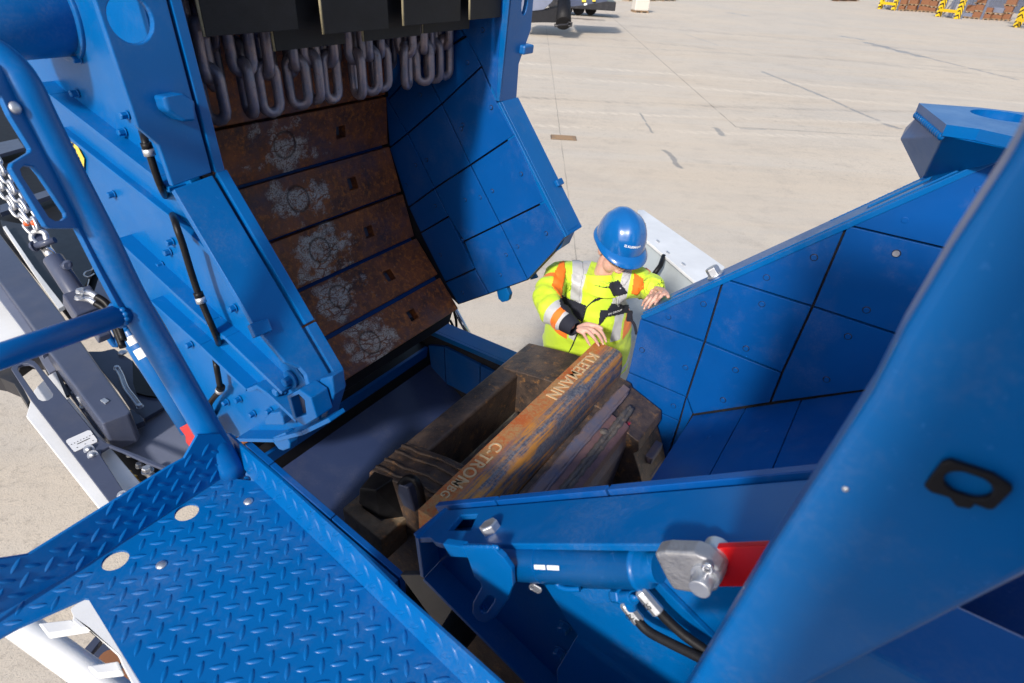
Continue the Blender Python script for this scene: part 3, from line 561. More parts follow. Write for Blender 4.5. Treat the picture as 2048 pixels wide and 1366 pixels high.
md = o.modifiers.new('t', 'SOLIDIFY'); md.thickness = 0.004; md.offset = 0
mb = MB(); mb.tube(arc_smooth([M(0.955, 0.84, 2.44), M(0.945, 0.83, 2.46), M(0.945, 0.815, 2.44), M(0.952, 0.815, 2.40)]), 0.005, 8); mb.build('ring_pin', 'zinc', bar)
# ================================================================ crusher hood (swung open)
K0 = thing('crusher_hood', 'opened blue crusher hood carrying rusty impact plates on its inside', 'crusher hood', M(1.5, 1.7, 2.6))
# near side: flange band, web, ribs
ka, kb = Pu(425, 347, 0.84), Pu(664, 752, 0.84); kd = (kb-ka).normalized(); bn = UU.cross(kd).normalized(); bn = bn if bn.dot(VV) < 0 else -bn
kt = Pu(331, -10, 0.84); ud = (kt-ka).normalized(); un = UU.cross(ud).normalized(); un = un if un.dot(VV) < 0 else -un
bp = lambda x, y: Pp(x, y, ka, bn)
upx = lambda x, y: Pp(x, y, ka, un)
mb = MB(); hc = upx(262, 38)
mb.slab([upx(x, y) for x, y in ((160, -90), (308, -90), (331, -10), (424, 345), (346, 373), (318, 290), (297, 272), (277, 255), (191, 0))], -un*0.018, holes=[circ(hc, UU, ud, 0.047, 0.047, 28)])
mb.build('flange_band', 'blue', K0, 0.003)
mb = MB(); mb.slab([bp(x, y) for x, y in ((347, 378), (425, 350), (662, 752), (640, 762), (627, 800), (612, 748), (601, 735), (571, 724), (505, 645))], -bn*0.018); mb.build('flange_band', 'blue', K0, 0.003)
mb = MB(); e0 = Pu(627, 800, 0.80)
mb.slab([Pu(x, y, 0.80) for x, y in ((640, 758), (664, 752), (668, 790), (655, 835), (630, 846), (620, 800))], UU*0.042); mb.build('flange_foot', 'blue', K0, 0.004)
# liner edge strips
(v0, z0), (v1, z1), (v2, z2) = vz(kt), vz(ka), vz(kb)
ve, ze = vz(Pu(612, 650, 0.86))
mb = MB(); mb.slab([M(0.848, a, b) for a, b in ((v0+0.02, z0+0.4), (v0-.002, z0), (v1-.004, z1), (v1+.1, z1), (v0+.14, z0+.4))], UU*0.025); mb.build('edge_liner', 'blue', K0, 0.002)
fr = (Pu(612, 650, 0.86)-ka).dot(kd)/(kb-ka).length
for a, b in ((0.0, fr-0.004), (fr+0.006, 1.0)):
    s0, s1 = ka+(kb-ka)*a+bn*0.004, ka+(kb-ka)*b+bn*0.004
    mb = MB(); mb.slab([s0+UU*0.009, s1+UU*0.009, s1+UU*0.039, s0+UU*0.039], -bn*0.12); mb.build('edge_liner', 'blue', K0, 0.002)
mb = MB(); mb.slab([Pu(x, y, 0.849) for x, y in ((664, 752), (671, 785), (660, 800), (648, 806), (656, 830), (650, 838), (600, 800))], UU*0.04); mb.build('edge_liner', 'blue', K0, 0.002)
web = [(60, -120), (250, -120), (300, 60), (360, 330), (440, 460), (560, 690), (628, 790), (640, 842), (600, 862), (545, 876), (474, 874), (440, 860), (408, 790), (330, 650), (240, 500), (120, 320), (-60, 40), (-60, -120)]
mb = MB(); mb.slab([Pu(x, y, 0.795) for x, y in web], UU*0.03); mb.build('side_plate', 'blue', K0, 0.003)
mb = MB(); mb.slab([M(0.835, a, b) for a, b in ((1.50, 4.4), (1.46, 3.5), (1.13, 3.02), (1.2, 2.85), (1.75, 2.62), (2.2, 2.8), (2.3, 4.4))], UU*0.012); mb.build('inner_plate', 'dgrey', K0)
def rib(pts, u0=0.75, t=0.013):
    mb = MB(); P = [Pu(x, y, u0) for x, y in pts]
    for a, b in zip(P, P[1:]):
        k = UU.cross((b-a).normalized()); mb.slab([a, b, b+UU*(0.797-u0), a+UU*(0.797-u0)], k*t)
    mb.build('rib', 'blue', K0, 0.002)
rib([(70, 165), (99, 189), (311, 354), (338, 376)]); rib([(116, 256), (342, 434), (420, 505)], 0.775)
rib([(232, 477), (413, 645), (451, 675), (564, 784)]); rib([(300, 600), (400, 690), (492, 778), (512, 770), (534, 785), (592, 840)], 0.755)
rib([(471, 877), (545, 878), (602, 863), (656, 836)], 0.745, 0.012)
mb = MB(); mb.slab([Pu(x, y, 0.74) for x, y in ((573, 792), (598, 779), (622, 796), (634, 836), (608, 852), (586, 838))], UU*0.055, holes=[[Pu(x, y, 0.74) for x, y in ((581, 796), (597, 789), (608, 800), (612, 829), (592, 836))]]); mb.build('box_rib', 'blue', K0, 0.003)
mb = MB(); mb.slab([Pu(x, y, 0.765) for x, y in ((581, 796), (597, 789), (608, 800), (612, 829), (592, 836))], UU*0.01); mb.build('box_cover', 'grey', K0)
mb = MB(); mb.slab([Pu(x, y, 0.745) for x, y in ((530, 850), (528, 838), (540, 826), (558, 824), (565, 835), (568, 850))], UU*0.05); mb.build('gusset', 'blue', K0, 0.004)
mb = MB(); mb.slab([Pu(x, y, 0.75) for x, y in ((540, 877), (569, 865), (580, 887), (579, 897), (566, 902), (557, 899))], UU*0.03); mb.build('guide_tongue', 'blue', K0, 0.004)
for x, y in ((105, 35), (158, 76), (160, 118), (155, 186), (255, 230), (250, 263), (228, 388), (345, 483), (340, 503), (325, 529), (282, 512), (470, 615), (442, 639), (383, 688), (455, 803), (480, 797), (508, 826), (542, 820)):
    mb = MB(); mb.hexb(Pu(x, y, 0.793), -UU, 0.0095, 0.019, rot=random.random()); mb.build('side_bolt', 'blue', K0, 0.001)
mb = MB(); c = Pu(584, 757, 0.793); mb.cyl(c, c-UU*0.008, 0.026, 24); mb.hexb(c-UU*0.008, -UU, 0.014, 0.02, washer=False); mb.build('side_bolt', 'blue', K0, 0.0015)
mb = MB(); c = Pu(566, 776, 0.79); mb.hexb(c, -UU, 0.014, 0.03); mb.build('side_bolt', 'blue', K0, 0.0015)
# stop blocks on the band
A = [upx(x, y) for x, y in ((304, 190), (345, 183), (369, 198), (372, 238), (345, 240), (313, 218))]
mb = MB(); mb.slab(A, un*0.045); mb.build('stop_block', 'blue', K0, 0.007, 3)
A = [bp(x, y) for x, y in ((493, 652), (530, 640), (540, 664), (505, 678))]
mb = MB(); mb.slab(A, bn*0.02); mb.build('stop_block', 'blue', K0, 0.003)
c = Pu(30, 30, 0.7); mb = MB(); mb.cyl(c-UU*0.12, c+UU*0.1, 0.098, 40); mb.cyl(c+UU*0.085, c+UU*0.1, 0.112, 40); mb.build('pivot_tube', 'blue', K0, 0.004)
# hose along the side plate
for seg_ in (((284, 262, .80), (287, 270, .75), (291, 285, .735), (300, 310, .735), (313, 350, .735), (324, 378, .745), (331, 392, .80)),
             ((344, 428, .80), (349, 440, .75), (356, 462, .735), (366, 490, .735), (381, 540, .735), (396, 585, .735), (410, 620, .735), (424, 652, .735), (434, 676, .75), (438, 688, .80)),
             ((430, 712, .80), (431, 722, .77), (434, 740, .76), (438, 762, .76), (440, 780, .76), (428, 795, .76), (419, 812, .76), (430, 835, .80))):
    hz = arc_smooth([Pu(*q_) for q_ in seg_], 5); mb = MB(); mb.tube(hz, 0.0088, 12)
    if seg_[0][1] < 600: mb.tube([p+UU*0.004+VV*0.011 for p in hz[4:-4]], 0.0045, 8)
    ho = mb.build('hydraulic_hose', 'black', K0)
    x, y = {262: (298, 303), 428: (401, 600), 712: (440, 781)}[seg_[0][1]]
    c = Pu(x, y, 0.735 if y < 700 else 0.76); k = min(range(1, len(hz)-1), key=lambda i: (hz[i]-c).length); t = (hz[k+1]-hz[k-1]).normalized()
    mb = MB(); mb.cyl(hz[k]-t*0.008, hz[k]+t*0.008, 0.0135, 14); mb.build('hose_clamp', 'zinc', ho)
    mb = MB(); mb.cyl(hz[k]-t*0.022, hz[k]-t*0.009, 0.0125, 14); mb.build('hose_clamp', 'black', ho)
# warning sticker
P = [Pu(x, y, 0.789) for x, y in ((118, 258), (150, 284), (168, 318), (167, 356), (140, 330))]
mb = MB(); mb.slab(P, UU*0.0015); st = mb.build('warning_sticker', 'stick', K0)
mb = MB(); fx = (Pu(168, 318, .787)-Pu(118, 258, .787)).normalized(); fy = UU.cross(fx)
for x, y, r in ((146, 288, .0035), (150, 300, .004), (144, 296, .003), (152, 309, .0025), (158, 316, .003), (155, 310, .002), (161, 326, .0025)):
    mb.slab(circ(Pu(x, y, 0.7885), fx, fy, r, r*1.5, 7), -UU*0.0008)
for a, b in (((133, 275), (140, 330)), ((150, 328), (166, 344)), ((166, 344), (166, 355))):
    a, b = Pu(*a, 0.7885), Pu(*b, 0.7885); k = UU.cross((b-a).normalized())*0.0008; mb.slab([a-k, b-k, b+k, a+k], -UU*0.0008)
mb.build('sticker_print', 'ink', st)
# far side wall
far = [(1008, -40), (995, 120), (1000, 205), (1030, 270), (1090, 400), (1130, 475), (1108, 505), (1056, 560), (978, 588), (917, 609), (700, 400), (700, -40)]
mb = MB(); mb.slab([Pu(x, y, 2.222) for x, y in far], UU*0.04); mb.build('far_side_plate', 'dgrey', K0)
HT = [((776, 200), (842, 126), (883, 208), (815, 267)), ((770, 190), (815, 267), (779, 296)), ((842, 126), (934, 72), (963, 133), (883, 208)), ((815, 267), (883, 208), (941, 330), (869, 377)),
      ((883, 208), (963, 133), (992, 203), (1030, 270), (941, 330)), ((779, 296), (815, 267), (869, 377), (817, 415)), ((869, 377), (941, 330), (1000, 448), (928, 483), (897, 433)), ((941, 330), (1030, 270), (1089, 404), (1000, 448)),
      ((817, 415), (869, 377), (897, 433), (841, 466)), ((841, 466), (897, 433), (950, 538), (890, 565)), ((928, 483), (1000, 448), (1056, 560), (978, 588), (950, 538)), ((1000, 448), (1089, 404), (1130, 474), (1108, 504), (1056, 560)),
      ((890, 565), (950, 538), (978, 588), (917, 609)), ((770, 90), (870, -20), (930, 72), (842, 126), (776, 200)), ((870, -20), (1008, -20), (997, 120), (993, 200), (963, 133), (930, 72))]
HR = [((840, 190),), (), ((900, 150), (935, 125)), ((853, 320), (925, 250)), ((922, 258), (982, 215)), ((812, 370), (831, 330)), ((930, 400), (960, 395)), ((984, 382), (1042, 348)), ((870, 412),), ((880, 510), (925, 480)), ((1012, 510), (1000, 550)), ((1092, 467), (1035, 493)), ((925, 585),), ((850, 60),), ((965, 60),)]
for t, r in zip(HT, HR):
    mb = MB(); mb.slab(shrink([Pu(x, y, 2.2)+UU*random.uniform(-.002, .002) for x, y in t], 0.0038), UU*0.021); rivets(mb, r, 2.2, 0.009); mb.build('liner_plate', ['blue_liner', 'ink'], K0, 0.003, 3)
fa, fb = Pu(997, 204, 2.2), Pu(1132, 474, 2.2); fdn = (fb-fa).normalized(); fnn = UU.cross(fdn).normalized(); fnn = fnn if fnn.dot(VV) < 0 else -fnn
mb = MB(); mb.slab([fa+UU*0.004, fb+UU*0.004, fb+UU*0.018, fa+UU*0.018], -fnn*0.05); mb.slab([fa+UU*0.022, fb+UU*0.022, fb+UU*0.15, fa+UU*0.15], -fnn*0.02); mb.build('far_flange', 'blue', K0, 0.003)
fc = Pu(1020, -20, 2.2); mb = MB(); fud = (fc-fa).normalized(); fun = UU.cross(fud).normalized(); fun = fun if fun.dot(VV) < 0 else -fun
mb.slab([fa+UU*0.004, fc+UU*0.004, fc+UU*0.018, fa+UU*0.018], -fun*0.05)
P = [Pp(x, y, fa, fun) for x, y in ((1021, -30), (1070, -30), (1062, 60), (1038, 128), (1033, 200), (1000, 204))]
mb.slab(P, -fun*0.02, holes=[circ(Pp(1050, 5, fa, fun), UU, fud, 0.022, 0.045, 20)]); mb.build('far_flange', 'blue', K0, 0.003)
mb = MB(); c = Pp(1045, 98, fa, fun); mb.box(c+UU*0.015, (0.075, 0.05, 0.035), (UU, fun, fud)); mb.build('stop_block', 'blue', K0, 0.007)
mb = MB(); c = Pp(1112, 368, fb, fnn); mb.box(c+UU*0.02, (0.05, 0.03, 0.03), (UU, fnn, fdn)); mb.build('stop_block', 'blue', K0, 0.005)
mb = MB(); mb.slab([Pu(x, y, 2.215) for x, y in ((992, 578), (1012, 574), (1019, 590), (1016, 602), (1004, 605), (996, 597))], UU*0.03); mb.build('guide_tongue', 'blue', K0, 0.004)
P = [Pu(x, y, 2.30) for x, y in ((1070, 505), (1085, 503), (1068, 520), (1066, 540), (1075, 556), (1060, 560))]
mb = MB(); mb.slab(P, UU*0.012); mb.slab([Pu(x, y, 2.23) for x, y in ((1108, 506), (1120, 498), (1128, 480), (1136, 462), (1120, 470))], UU*0.09); mb.build('flange_foot', 'blue', K0, 0.003)
# impact plates
RP = [((773, 194), (776, 288)), ((779, 293), (803, 383)), ((806, 388), (829, 472)), ((833, 476), (876, 548)), ((880, 555), (917, 617))]
CN = [(570, 290), (597, 398), (640, 500), (680, 593), (740, 685)]; SQ = [(682, 262), (705, 363), (737, 458), (777, 547), (825, 629)]
prof = [(M(2.18, 2.135, 3.78), M(2.18, 2.135, 3.395))]+[(Pu(*a, 2.18), Pu(*b, 2.18)) for a, b in RP]
for i, (A, B) in enumerate(prof):
    s_ = (B-A); Lp = s_.length; s_.normalize(); nn = s_.cross(UU).normalized(); nn = nn if nn.dot(VV) < 0 else -nn
    mid = (A+B)/2
    if i == 0: cu, sq, cpx = 1.5, [1.85], None
    else:
        cu = Pp(*CN[i-1], A, nn); sqp = Pp(*SQ[i-1], A, nn); us = sqp.dot(UU); cs = (cu-A).dot(s_); cu = cu.dot(UU); sq = [us, 2*1.535-us]
    P = lambda u, t: A+UU*(u-2.18)+s_*t
    # fine front face for relief, built as strips with square openings left out
    mb = MB(); us_ = sorted(set([0.893, 2.18]+[x for q_ in sq for x in (q_-0.026, q_+0.026)]))
    ts = [0.0, Lp/2-0.026, Lp/2+0.026, Lp]
    idx = {}
    def vert(u, t, b):
        k = (round(u, 5), round(t, 5), b)
        if k not in idx: idx[k] = len(mb.v); mb.v.append(P(u, t)-nn*(0.055 if b else 0))
        return idx[k]
    isq = lambda a, b, t0, t1: any(abs((a+b)/2-q_) < 0.02 for q_ in sq) and t0 > 0.001 and t1 < Lp-0.001
    for a, b in zip(us_, us_[1:]):
        for t0, t1 in zip(ts, ts[1:]):
            if isq(a, b, t0, t1):
                for (x0, y0), (x1, y1) in (((a, t0), (b, t0)), ((b, t0), (b, t1)), ((b, t1), (a, t1)), ((a, t1), (a, t0))):
                    mb.f.append([vert(x0, y0, 0), vert(x1, y1, 0), vert(x1, y1, 1), vert(x0, y0, 1)])
            else:
                mb.f.append([vert(a, t0, 0), vert(b, t0, 0), vert(b, t1, 0), vert(a, t1, 0)]); mb.f.append([vert(a, t0, 1), vert(a, t1, 1), vert(b, t1, 1), vert(b, t0, 1)])
                for (x0, y0), (x1, y1), edge in (((a, t0), (b, t0), t0 == 0), ((b, t1), (a, t1), t1 == Lp), ((a, t0), (a, t1), a == us_[0]), ((b, t0), (b, t1), b == us_[-1])):
                    if edge: mb.f.append([vert(x0, y0, 0), vert(x1, y1, 0), vert(x1, y1, 1), vert(x0, y0, 1)])
    mb.mi = [0]*len(mb.f); mb.sm = [False]*len(mb.f)
    cs = cs if i else 9.0
    mb.pc['pc'] = [((p-A).dot(UU)+2.18-cu, (p-A).dot(s_)-cs, i*3.7) for p in mb.v]
    mb.pc['pw'] = [(a_+i*0.731, b_+i*1.317, i*0.37) for a_, b_, c_ in mb.pc['pc']]; mb.pc['pc'] = [(a_, b_, 0.0) for a_, b_, c_ in mb.pc['pc']]
    io = mb.build('impact_plate', 'apron', K0, 0.004)
    for q_ in sq:
        mb = MB(); c = P(q_, Lp/2)-nn*0.048; mb.box(c, (0.055, 0.055, 0.01), (UU, s_, nn)); mb.build('plate_bolt', 'grey', io)
back = [A-0*A for A in []]
mb = MB(); bl = [vz(prof[0][0])]+[vz(b) for a, b in prof]
mb.slab([M(0.88, a+0.06, b) for a, b in bl]+[M(0.88, a, b) for a, b in ((2.0, 2.45), (2.3, 2.7), (2.4, 3.3), (2.4, 4.5), (2.2, 4.5))], UU*1.31); mb.build('apron_frame', 'blue_liner', K0)
mb = MB(); mb.prof([(1.715, 2.385), (1.74, 2.30), (1.82, 2.22), (1.92, 2.17), (2.05, 2.2), (2.05, 2.45), (1.9, 2.5)], 0.895, 2.17); mb.build('apron_lip', 'rubber', K0, 0.02)
mb = MB(); mb.mbox(0.86, 2.25, 1.52, 2.4, 4.42, 4.5); mb.build('shade_roof', 'blue', K0)  # out-of-view roof added to darken the hood mouth around the chains

# ================================================================ chain curtain and rubber flaps (hang in the hood mouth)
def link_bm(mb, c, a, b, half=0.048, rr=0.0265, wr=0.0158, seg=10):
    path = []
    for s_ in (1, -1):
        for i in range(7):
            t = -PI/2+PI*i/6; path.append(c+a*(s_*(half-rr+rr*math.cos(t)))+b*(s_*rr*math.sin(t)))
    mb.tube(path, wr, seg, closed=True)
CHN = [(1.07, 3.525, -0.87), (1.18, 3.53, -1.87), (1.27, 3.515, -0.22), (1.39, 3.52, -0.72), (1.45, 3.53, -1.42), (1.53, 3.52, -0.02), (1.64, 3.52, -1.77), (1.705, 3.525, -0.77), (1.78, 3.525, -0.52), (1.925, 3.515, 0.43), (2.0, 3.525, -0.67), (2.09, 3.52, -1.22), (2.14, 3.53, -0.12)]
NTH = ['first', 'second', 'third', 'fourth', 'fifth', 'sixth', 'seventh', 'eighth', 'ninth', 'tenth', 'eleventh', 'twelfth', 'thirteenth']
for i, (u, zb_, an) in enumerate(CHN):
    v = 1.75+random.uniform(-.02, .02); top = M(u, v, 4.3)
    ch = thing('hanging_chain', '%s chain from the left in the row of heavy dark steel chains under the flaps' % NTH[i], 'chain', top, 'heavy chains hanging in the hood mouth')
    z_ = zb_+0.0755; k = 0
    while z_ < 4.3:
        a_ = an+(PI/2 if k % 2 else 0)+random.uniform(-.08, .08)
        mb = MB(); link_bm(mb, M(u, v, z_), ZZ, UU*math.cos(a_)+VV*math.sin(a_), 0.0735, 0.0285, 0.0168); mb.build('link', 'chain', ch); z_ += 0.1165; k += 1
for i in range(12):
    u = 1.0+i*0.1; top = M(u, 1.92, 4.3)
    ch = thing('hanging_chain', 'dark chain half hidden in the back row behind the front chains', 'chain', top, 'back row of chains in the hood mouth')
    z_ = 3.66+random.uniform(-.03, .03); k = 0
    while z_ < 4.2:
        a_ = random.uniform(.2, 1.2)+(PI/2 if k % 2 else 0); mb = MB(); link_bm(mb, M(u, 1.92, z_), ZZ, UU*math.cos(a_)+VV*math.sin(a_), 0.0735, 0.0285, 0.0168, 8); mb.build('link', 'chain', ch); z_ += 0.1165; k += 1
FL = [(0.935, 1.215, 1.50, 3.785, 'wide front rubber flap at the left end of the curtain'), (1.17, 1.43, 1.56, 3.728, 'low rear rubber flap between the first two front flaps'), (1.30, 1.565, 1.50, 3.768, 'front rubber flap with pale frayed left edge, second of the front row'),
      (1.505, 1.78, 1.56, 3.730, 'low rear rubber flap behind the second and third front flaps'), (1.64, 1.94, 1.50, 3.772, 'front rubber flap with frayed edge, third of the front row'), (1.805, 2.08, 1.56, 3.733, 'low rear rubber flap behind the third and fourth front flaps'), (1.99, 2.19, 1.50, 3.774, 'narrow front rubber flap at the right end of the curtain')]
for a, b, v, zb_, lab in FL:
    f = thing('rubber_flap', lab, 'rubber flap', M((a+b)/2, v, 4.3), 'black rubber flaps in the hood mouth')
    mb = MB(); nseg = 8; bend = random.uniform(-.012, .012)
    for sgn, off in ((1, 0.0), (-1, 0.012)): pass
    vs = []; 
    for k in range(nseg+1):
        z_ = 4.3+(zb_-4.3)*k/nseg; t = k/nseg
        for uu, vv_ in ((a, v), (b, v), (b, v+0.011), (a, v+0.011)): vs.append(M(uu, vv_+bend*t*t+(0.006*t*t if uu == b else 0), z_))
    fs = [(0, 1, 2, 3), (4*nseg+3, 4*nseg+2, 4*nseg+1, 4*nseg)]+[(4*k+j, 4*k+(j+1) % 4, 4*k+4+(j+1) % 4, 4*k+4+j) for k in range(nseg) for j in range(4)]
    mb.add(vs, fs); mb.build('sheet', 'rubber', f, 0.0012)
    mb = MB(); mb.tube([vs[4*k]*0.5+vs[4*k+3]*0.5-UU*0.0015 for k in range(nseg+1)], 0.0042, 6); mb.build('frayed_edge', 'cord', f)
# ================================================================ right foreground: hopper wall panel
T0 = thing('hopper_wall', 'large blue hopper wall panel with a black square grommet, close in the right foreground', 'hopper wall', M(0.45, -0.15, 3.2))
mb = MB(); hp_ = Pu(1935, 962, 0.45)
mb.slab([Pu(x, y, 0.45) for x, y in ((2049, 265), (2015, 326), (1904, 496), (1801, 670), (1740, 790), (1650, 930), (1540, 1100), (1380, 1366), (1340, 1430), (1500, 1436), (1640, 1366), (2048, 1160), (2300, 1030), (2600, 860), (2600, -200), (2250, -200))], UU*0.045, mi=0)
mb.build('panel', 'blue', T0, 0.009, 4)
P = [Pu(x, y, 0.447) for x, y in ((1848, 966), (1884, 918), (1900, 914), (1990, 944), (2024, 966), (2026, 974), (1988, 1012), (1975, 1012), (1950, 1002), (1942, 1011), (1912, 1006), (1898, 988), (1862, 978))]
mb = MB(); mb.slab(P, -UU*0.005, holes=[[Pu(1937+48*math.cos(a)-8*math.sin(a), 963+15*math.cos(a)+22*math.sin(a), 0.447) for a in [2*PI*i/22 for i in range(22)]]]); mb.build('grommet', 'rubber', T0, 0.0015)
mb = MB(); mb.mbox(0.5, 0.62, -0.3, -0.1, 3.15, 3.42); mb.mbox(0.5, 0.8, -0.35, -0.16, 3.0, 3.2); mb.build('support_bracket', 'blue', T0, 0.006)
mb = MB(); mb.dome(Pu(1691, 978, 0.45), -UU, 0.003, 0.002, 10); mb.build('rivet', 'zinc', T0)
mb = MB(); mb.mbox(-0.42, -0.38, -1.6, -0.175, 2.6, 4.95); mb.build('shade_panel', 'blue', T0, 0.004)  # unseen panel added behind the camera to shade the hopper wall
mb = MB(); mb.mbox(-0.38, 0.45, -1.6, -1.56, 2.6, 4.95); mb.build('end_panel', 'blue', T0, 0.004)
BX = thing('sun_blocker', 'added blue box hidden under the tread plate walkway to shade the crusher wall', 'sun blocker', M(0.3, 0.0, 1.2))
mb = MB(); mb.mbox(0.17, 0.42, -1.2, 0.92, 1.2, 2.90); mb.build('blocker_body', 'blue', BX, 0.01)  # unseen box added to stop sun passing under the walkway
mb = MB(); mb.mbox(0.2, 0.4, -1.1, 0.85, 0.0, 1.2); mb.build('base', 'dgrey', BX, 0.01)
# ================================================================ cylinder under the near flange
Y0 = thing('hydraulic_cylinder', 'thick blue hydraulic cylinder lying under the flange beside the hook plate', 'hydraulic cylinder', Pu(1150, 1130, 0.68))
ca, cb = Pu(1015, 1123, 0.715), Pu(1290, 1134, 0.715); cd = (cb-ca).normalized()
mb = MB(); mb.tube([ca-cd*0.012, ca-cd*0.004, ca, cb-cd*0.012, cb-cd*0.011, cb-cd*0.005, cb-cd*0.004, cb, cb, cb+cd*0.012, cb+cd*0.012, cb+cd*0.03], [0.027, 0.036, 0.040, 0.040, 0.0425, 0.0425, 0.041, 0.041, 0.037, 0.035, 0.026, 0.026], 36); mb.build('barrel', 'blue', Y0)
mb = MB(); a = ca+cd*0.11; mb.cyl(a, a+cd*0.001, 0.0405, 36); mb.build('seam', 'blue', Y0)
for x0, x1 in ((1052, 1074), (1077, 1101)):
    t0, t1 = (Pu(x0, 1105, .68)-ca).dot(cd), (Pu(x1, 1105, .68)-ca).dot(cd); mb = MB(); vs = []
    upv = ZZ-cd*ZZ.dot(cd); upv.normalize(); sd = cd.cross(upv); sd = sd if sd.dot(UU) < 0 else -sd
    for t in (t0, t1):
        for k in range(5):
            an = 0.42+0.055*k; vs.append(ca+cd*t+(upv*math.sin(an)+sd*math.cos(an))*0.0405)
    mb.add(vs, [(k, k+1, k+6, k+5) for k in range(4)]); mb.build('sticker', 'label', Y0, fixn=False)
kl = lambda x, y, u=0.628: Pu(x, y, u)
CV = [(1306, 1108), (1330, 1104), (1385, 1107), (1414, 1119), (1436, 1142), (1443, 1165), (1432, 1184), (1410, 1190), (1385, 1188), (1345, 1181), (1331, 1158)]
mb = MB(); mb.slab([kl(*p) for p in CV], UU*0.032); mb.build('clevis', 'cast', Y0, 0.008, 4)
pn = kl(1398, 1158); ax = -UU
pc_ = kl(1412, 1150, 0.628); mb = MB(); mb.cyl(pc_+UU*0.06, pc_-UU*0.006, 0.021, 28); mb.build('pin_washer', 'zinc', Y0, 0.001)
mb = MB(); mb.cyl(pc_-UU*0.005, pc_-UU*0.030, 0.0155, 28); mb.build('pin', 'zinc', Y0, 0.0018)
mb = MB(); c = pc_-UU*0.013+ZZ*0.017
lp = [c+ZZ*(0.012+0.008*math.sin(t))+VV*(0.0065*math.cos(t)) for t in [PI*1.45+2*PI*0.9*(i/12)*-1 for i in range(13)]]
mb.tube([c-ZZ*0.035]+[c-ZZ*0.004]+lp, 0.0028, 8); mb.tube([c-ZZ*0.033+VV*.003, c-ZZ*0.038+VV*0.012], 0.0025, 8); mb.build('cotter_pin', 'chrome', Y0)
mb = MB(); mb.slab([Pu(x, y, 0.665) for x, y in ((1385, 1098), (1700, 1085), (1700, 1172), (1425, 1174))], UU*0.012); mb.build('rod_bracket', 'red', Y0, 0.002)
# valve and hoses
mb = MB()
mb.slab([Pu(x, y, 0.70) for x, y in ((1128, 1176), (1228, 1180), (1222, 1205), (1190, 1208), (1150, 1190))], UU*0.03); mb.cyl(Pu(1228, 1192, .70), Pu(1268, 1195, .68), 0.0125, 16); mb.hexb(Pu(1233, 1190, .695), Pu(1268, 1195, .68)-Pu(1233, 1190, .695), 0.016, 0.02, washer=False)
mb.cyl(Pu(1258, 1190, .685), Pu(1262, 1215, .685), 0.012, 16); mb.dome(Pu(1268, 1196, .675), -UU, 0.009, 0.006)
mb.tube(arc_smooth([Pu(1112, 1158, .69), Pu(1118, 1172, .685), Pu(1135, 1178, .685), Pu(1160, 1178, .69)]), 0.006, 10); mb.build('valve_block', 'blue', Y0, 0.001)
mb = MB()
for i in range(4): c = Pu(1066+i*3.6, 1174+i*2.0, 0.69); mb.tube(circ(c, cd, ZZ, 0.009-0.0006*i, 0.009, 14), 0.0022, 6, closed=True)
mb.build('spring_coil', 'zinc', Y0)
for lab, pts, fr_, tx in (('black hydraulic hose with a crimped end, the nearer of two below the cylinder', [(1252, 1206), (1272, 1236), (1296, 1262), (1340, 1286), (1385, 1308), (1440, 1338), (1500, 1385)], (1250, 1206, 1279, 1243), '20'),
                      ('black hydraulic hose with a crimped end, the farther of two below the cylinder', [(1283, 1182), (1305, 1208), (1335, 1240), (1368, 1270), (1410, 1300), (1470, 1345), (1540, 1400)], (1281, 1182, 1318, 1225), '52')):
    hs_ = thing('hydraulic_hose', lab, 'hose', Pu(*pts[0], 0.68), 'hydraulic hoses below the cylinder')
    pp = arc_smooth([Pu(x, y, 0.685-0.005*i*(1 if tx == '20' else 0.2)) for i, (x, y) in enumerate(pts)], 6)
    mb = MB(); mb.tube(pp, 0.0088, 14); mb.build('hose_body', 'rubber', hs_)
    a, b = Pu(fr_[0], fr_[1], 0.684), Pu(fr_[2], fr_[3], 0.682); d_ = (b-a).normalized()
    mb = MB(); mb.tube([a-d_*0.004, a, a+d_*0.004, b-d_*.002, b], [0.007, 0.0115, 0.0122, 0.0122, 0.0105], 8, smooth=False); fe = mb.build('crimp_ferrule', 'zinc', hs_, 0.0008)
    nn_ = (-UU-d_*(-UU).dot(d_)).normalized(); mb = MB(); text_on(mb, tx, 0.016, (a+b)/2+nn_*0.0118, d_.cross(nn_)*1.0, d_, 0.0008); mb.build('marking', 'ink', fe, fixn=False)

# ================================================================ service walkway with tread plate
ZP = 2.95
PF = thing('service_walkway', 'blue tread plate walkway with kick plates in the lower left foreground', 'walkway', Pz(500, 1250, ZP))
a1 = (UU-VV).normalized(); a2 = (UU+VV).normalized()
def inside(p, poly, ax, ay):
    x, y = p.dot(ax), p.dot(ay); r = False; n = len(poly)
    for i in range(n):
        xa, ya, xb, yb = poly[i].dot(ax), poly[i].dot(ay), poly[i-1].dot(ax), poly[i-1].dot(ay)
        if (ya > y) != (yb > y) and x < (xb-xa)*(y-ya)/(yb-ya)+xa: r = not r
    return r
def lug_bm(mb, c, a, b, n, L=0.0165, Wd=0.0053, hgt=0.0025):
    vs = []; N_ = 6
    for i in range(N_+1):
        t = -1+2*i/N_; wx = Wd*(1-t*t)**0.8; vs += [c+a*(L*t)+b*wx-n*0.0003, c+a*(L*t)+b*wx*0.35+n*(hgt*(1-t*t)**0.5), c+a*(L*t)-b*wx*0.35+n*(hgt*(1-t*t)**0.5), c+a*(L*t)-b*wx-n*0.0003]
    mb.add(vs, [(4*i+j, 4*i+j+1, 4*i+j+5, 4*i+j+4) for i in range(N_) for j in range(3)], smooth=True)
